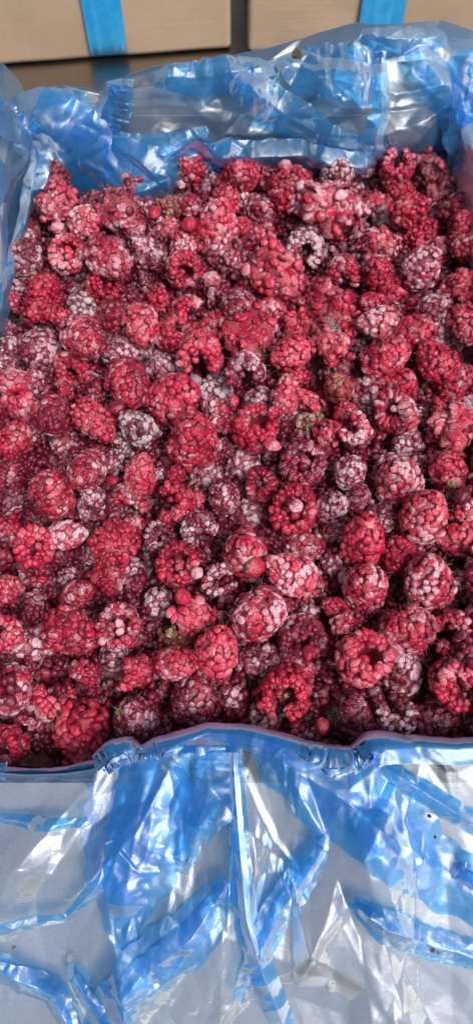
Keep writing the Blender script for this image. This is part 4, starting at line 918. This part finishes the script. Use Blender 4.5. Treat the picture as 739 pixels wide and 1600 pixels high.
scrap('leaf_scrap', 706, 757, 30, 20, -60, M_SEPAL, 'dry brown sepal under the glossy berry near right edge', 'dried sepal', seed=6)
scrap('leaf_scrap', 702, 776, 24, 12, -30, M_MOSS, 'dark shrivelled sepal scrap near the right edge', 'dried sepal', seed=7)
scrap('leaf_scrap', 187, 1110, 26, 12, 70, M_LEAF, 'greyish green sepal sliver behind the big front clump', 'dried sepal', seed=8)
scrap('leaf_scrap', 448, 1085, 16, 12, 60, M_SEPAL, 'pale tan flake inside the shiny broken horseshoe', 'dried sepal', seed=9)
def tuft(x, y, rpx, n, mat, name, label, Lpx, cat, seed, rad=.00009):
    p0 = top_at(x, y); dd = depth(p0)/FPX; rg = np.random.RandomState(seed); V = []; F_ = []
    for _ in range(n):
        q = rg.normal(0, .45, 2); q = q/max(1, np.linalg.norm(q)); p = top_at(x+q[0]*rpx, y+q[1]*rpx*.8); n_ = unit(unit(CAM-p)+rg.normal(0, .9, 3)); L = Lpx*dd*rg.uniform(.4, 1.2); t = frame(n_); b1 = rg.normal(0, .45, 3)*L; o_ = len(V)
        for k in range(4):
            s_ = k/3; c_ = p-unit(CAM-p)*.0004+n_*L*s_+b1*s_*s_
            for a in (0, 2.1, 4.2): V.append(c_+(t[:, 0]*math.cos(a)+t[:, 1]*math.sin(a))*rad*(1-.6*s_)-p0)
        for k in range(3):
            for j in range(3):
                a0 = o_+k*3+j; a1 = o_+k*3+(j+1) % 3; F_ += [(a0, a1, a1+3), (a0, a1+3, a0+3)]
    me = fast_mesh(name, V, F_, mat); o_ = link(name, me, None, label=label, category=cat, kind='stuff'); o_.location = p0
tuft(520, 505, 18, 420, M_MOULD, 'white_mould', 'fluffy white mould threads on crushed berries behind centre right', 7, 'mould', 1, .00005)
tuft(735, 630, 12, 160, M_MOULD, 'white_mould', 'fluffy white mould at the right edge above the crushed pink berry', 10, 'mould', 2)
tuft(524, 1118, 20, 420, M_MOSS, 'dark_mould', 'dark olive mould threads on front berry right of centre', 9, 'mould', 3, .00006)
def crumb(x, y, rpx, hit, mat, name, seed, label=None, cat=None):
    q = hit(x, y); p = q + unit(CAM-q)*.0045; dd = depth(p)/FPX; bm = bmesh.new(); bmesh.ops.create_icosphere(bm, subdivisions=3, radius=1)
    for v in bm.verts: v.co *= 1+.8*noise.noise(v.co*1.6+Vector((seed*7, 0, 0))); v.co.z *= .3
    me = bpy.data.meshes.new(name); bm.to_mesh(me); bm.free(); me.materials.append(mat)
    if label: o_ = link(name, me, None, label=label, category=cat); o_.location = p
    else: o_ = link(name, me, bag); o_.location = p-BL
    o_.scale = (rpx*dd,)*3; o_.rotation_euler = (math.pi/2-PITCH, 0, seed)
crumb(465, 84, 8, rear_hit, M_DARK, 'dark_crumb', 1, 'dark brown crumb lying on the rear film near its top edge', 'crumb')
for i, (x, y, r_) in enumerate([(222, 1322, 6), (232, 1328, 4), (228, 1312, 3), (362, 1325, 3), (384, 1348, 4), (567, 1253, 4), (547, 1297, 4), (670, 1275, 4), (679, 1308, 3), (675, 1485, 5), (684, 1489, 3), (395, 1366, 4), (22, 1480, 4), (105, 158, 3)]):
    crumb(x, y, r_*.75, front_hit if y > 1000 else rear_hit, M_JUICE, 'juice_speck', i+3)
